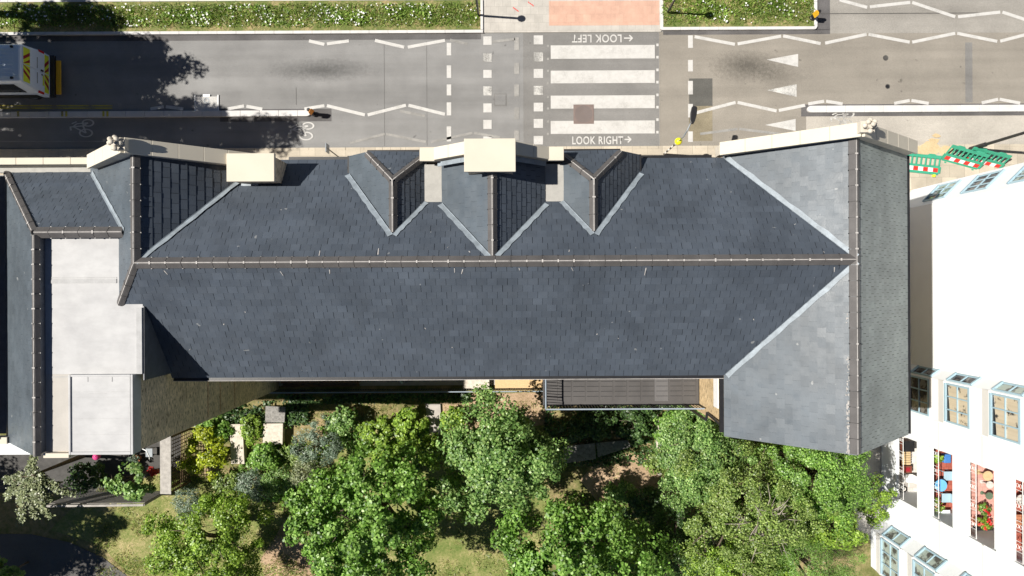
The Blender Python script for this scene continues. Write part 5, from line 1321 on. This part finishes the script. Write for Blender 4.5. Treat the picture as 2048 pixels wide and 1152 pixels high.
# trees beyond the left edge whose shade falls on the street and lawn
def shade_tree(sx, sy, zc, rad, nc, nl, label, seed, cl=.55):
    p = P(sx, sy); q = Vector((p.x + SUN.x / SUN.z * zc, p.y + SUN.y / SUN.z * zc, zc)); s_ = (H - zc) / FPX
    return tree('street_tree', label, 1024 + (q.x + q.y * -TH) / s_, 576 - (q.y + q.x * TH) / s_, zc, rad, nc, nl, .24, 'leaf_a', seed, 'trees beyond the left edge', clump=cl, inner=.25, trunk=.22, lump=.3)
shade_tree(140, 150, 9.0, (5.6, 2.3, 2.6), 200, 13000, 'street tree beyond the left edge whose shadow lies over the van', 41)
shade_tree(270, 265, 12.2, (7.6, 1.5, 2.0), 170, 9500, 'street tree beyond the left edge whose shadow lies on the cycle track', 42)
shade_tree(20, 1062, 7.4, (4.6, 3.0, 2.7), 170, 11000, 'tree beyond the left edge whose shadow lies on the tarmac path', 43)
shade_tree(150, 40, 9.5, (2.3, 1.0, 1.5), 26, 1500, 'small street tree beyond the left edge shading the flowered verge', 45, .5)

# ---- ground cover that nobody could count
def scatter(name, mat, region, n, size, seed, zlo, zhi, shape=BLADE, up=1.0, label=None, tilt=.5):
    g = np.random.default_rng(seed); pts = region(g, n)
    pos = np.column_stack([pts, g.uniform(zlo, zhi, len(pts))]); nor = np.tile([0, 0, up], (len(pts), 1)) + g.normal(size=(len(pts), 3)) * tilt
    return tag(leaves(name, mat, pos, nor, size * g.uniform(.5, 1.4, len(pts)), None, shape, seed), label, name.replace('_', ' '), kind='stuff')
def rect(px0, px1, py0, py1, lump=0, bias=None):
    def f(g, n):
        a_, b_ = P(px0, py1), P(px1, py0); x = g.uniform(a_.x, b_.x, n); y = g.uniform(a_.y, b_.y, n)
        if lump:
            v = np.sin(x * 1.7 + y * 2.1) + np.sin(x * .73 - y * 3.3 + 1.3) + np.sin(x * 3.9 + 2 * np.sin(y * 2.7)) * .8 + g.normal(size=n) * .5; m_ = v > lump; x, y = x[m_], y[m_]
        if bias:
            f_ = (y - a_.y) / (b_.y - a_.y); m_ = g.uniform(size=len(x)) < 1 - bias * (2 * np.abs(f_ - .52)) ** 2; x, y = x[m_], y[m_]
        return np.column_stack([x, y])
    return f
def both(*fs): return lambda g, n: np.concatenate([f(g, int(n * w_)) for f, w_ in fs])
vr = both((rect(-350, 958, 6, 63, 0, .95), .78), (rect(1324, 1624, -30, 54, 0, .9), .22))
scatter('verge_grass', 'grass', vr, 26000, .17, 1, .1, .18, BLADE, .8, 'green grass growing in the flowered verges along the road', .7)
scatter('verge_weeds', 'grass', both((rect(-350, 958, 8, 60, .5, .9), .8), (rect(1330, 1622, -30, 50, .3, .9), .2)), 14000, .10, 2, .12, .22, LEAF, 1, 'leafy green weeds growing in lumps along the verges')
scatter('dry_grass', 'grass_d', vr, 7500, .15, 3, .10, .19, BLADE, .8, 'dry straw coloured grass along the verge edges', .6)
scatter('white_flowers', 'petal', both((rect(-350, 955, 9, 60, 1.15), .8), (rect(1335, 1622, -30, 50, 1.0), .2)), 1300, .085, 4, .22, .3, LEAF, 1.5, 'white flowers scattered in clumps over the verges', .3)
scatter('white_flowers', 'petal', both((rect(-350, 955, 9, 60), .8), (rect(1335, 1622, -30, 50), .2)), 330, .07, 14, .2, .3, LEAF, 1.5, 'single white flowers scattered over the verges', .3)
lawn_r = both((rect(190, 640, 950, 1180, -.3), .45), (rect(560, 1330, 800, 1180, -.2), .55))
scatter('lawn_grass', 'grass_d', lawn_r, 24000, .14, 5, .0, .06, BLADE, .8, 'dry yellowish lawn grass between the trees', .6)
scatter('lawn_grass', 'grass', both((rect(190, 640, 950, 1180, .4), .5), (rect(400, 1330, 800, 1180, .2), .5)), 30000, .13, 6, .0, .08, BLADE, .8, 'green lawn grass patches between the trees', .6)
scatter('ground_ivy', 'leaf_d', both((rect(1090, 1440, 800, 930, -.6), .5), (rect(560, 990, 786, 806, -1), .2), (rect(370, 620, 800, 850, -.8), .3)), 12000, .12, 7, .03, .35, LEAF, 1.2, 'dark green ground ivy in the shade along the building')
scatter('ground_ivy', 'leaf_a', both((rect(1330, 1460, 840, 960, -.5), .25), (rect(480, 860, 850, 1000, .2), .5), (rect(1180, 1480, 1000, 1180, 0), .25)), 22000, .11, 8, .03, .35, LEAF, 1.2, 'leafy green ground cover between the shrubs')
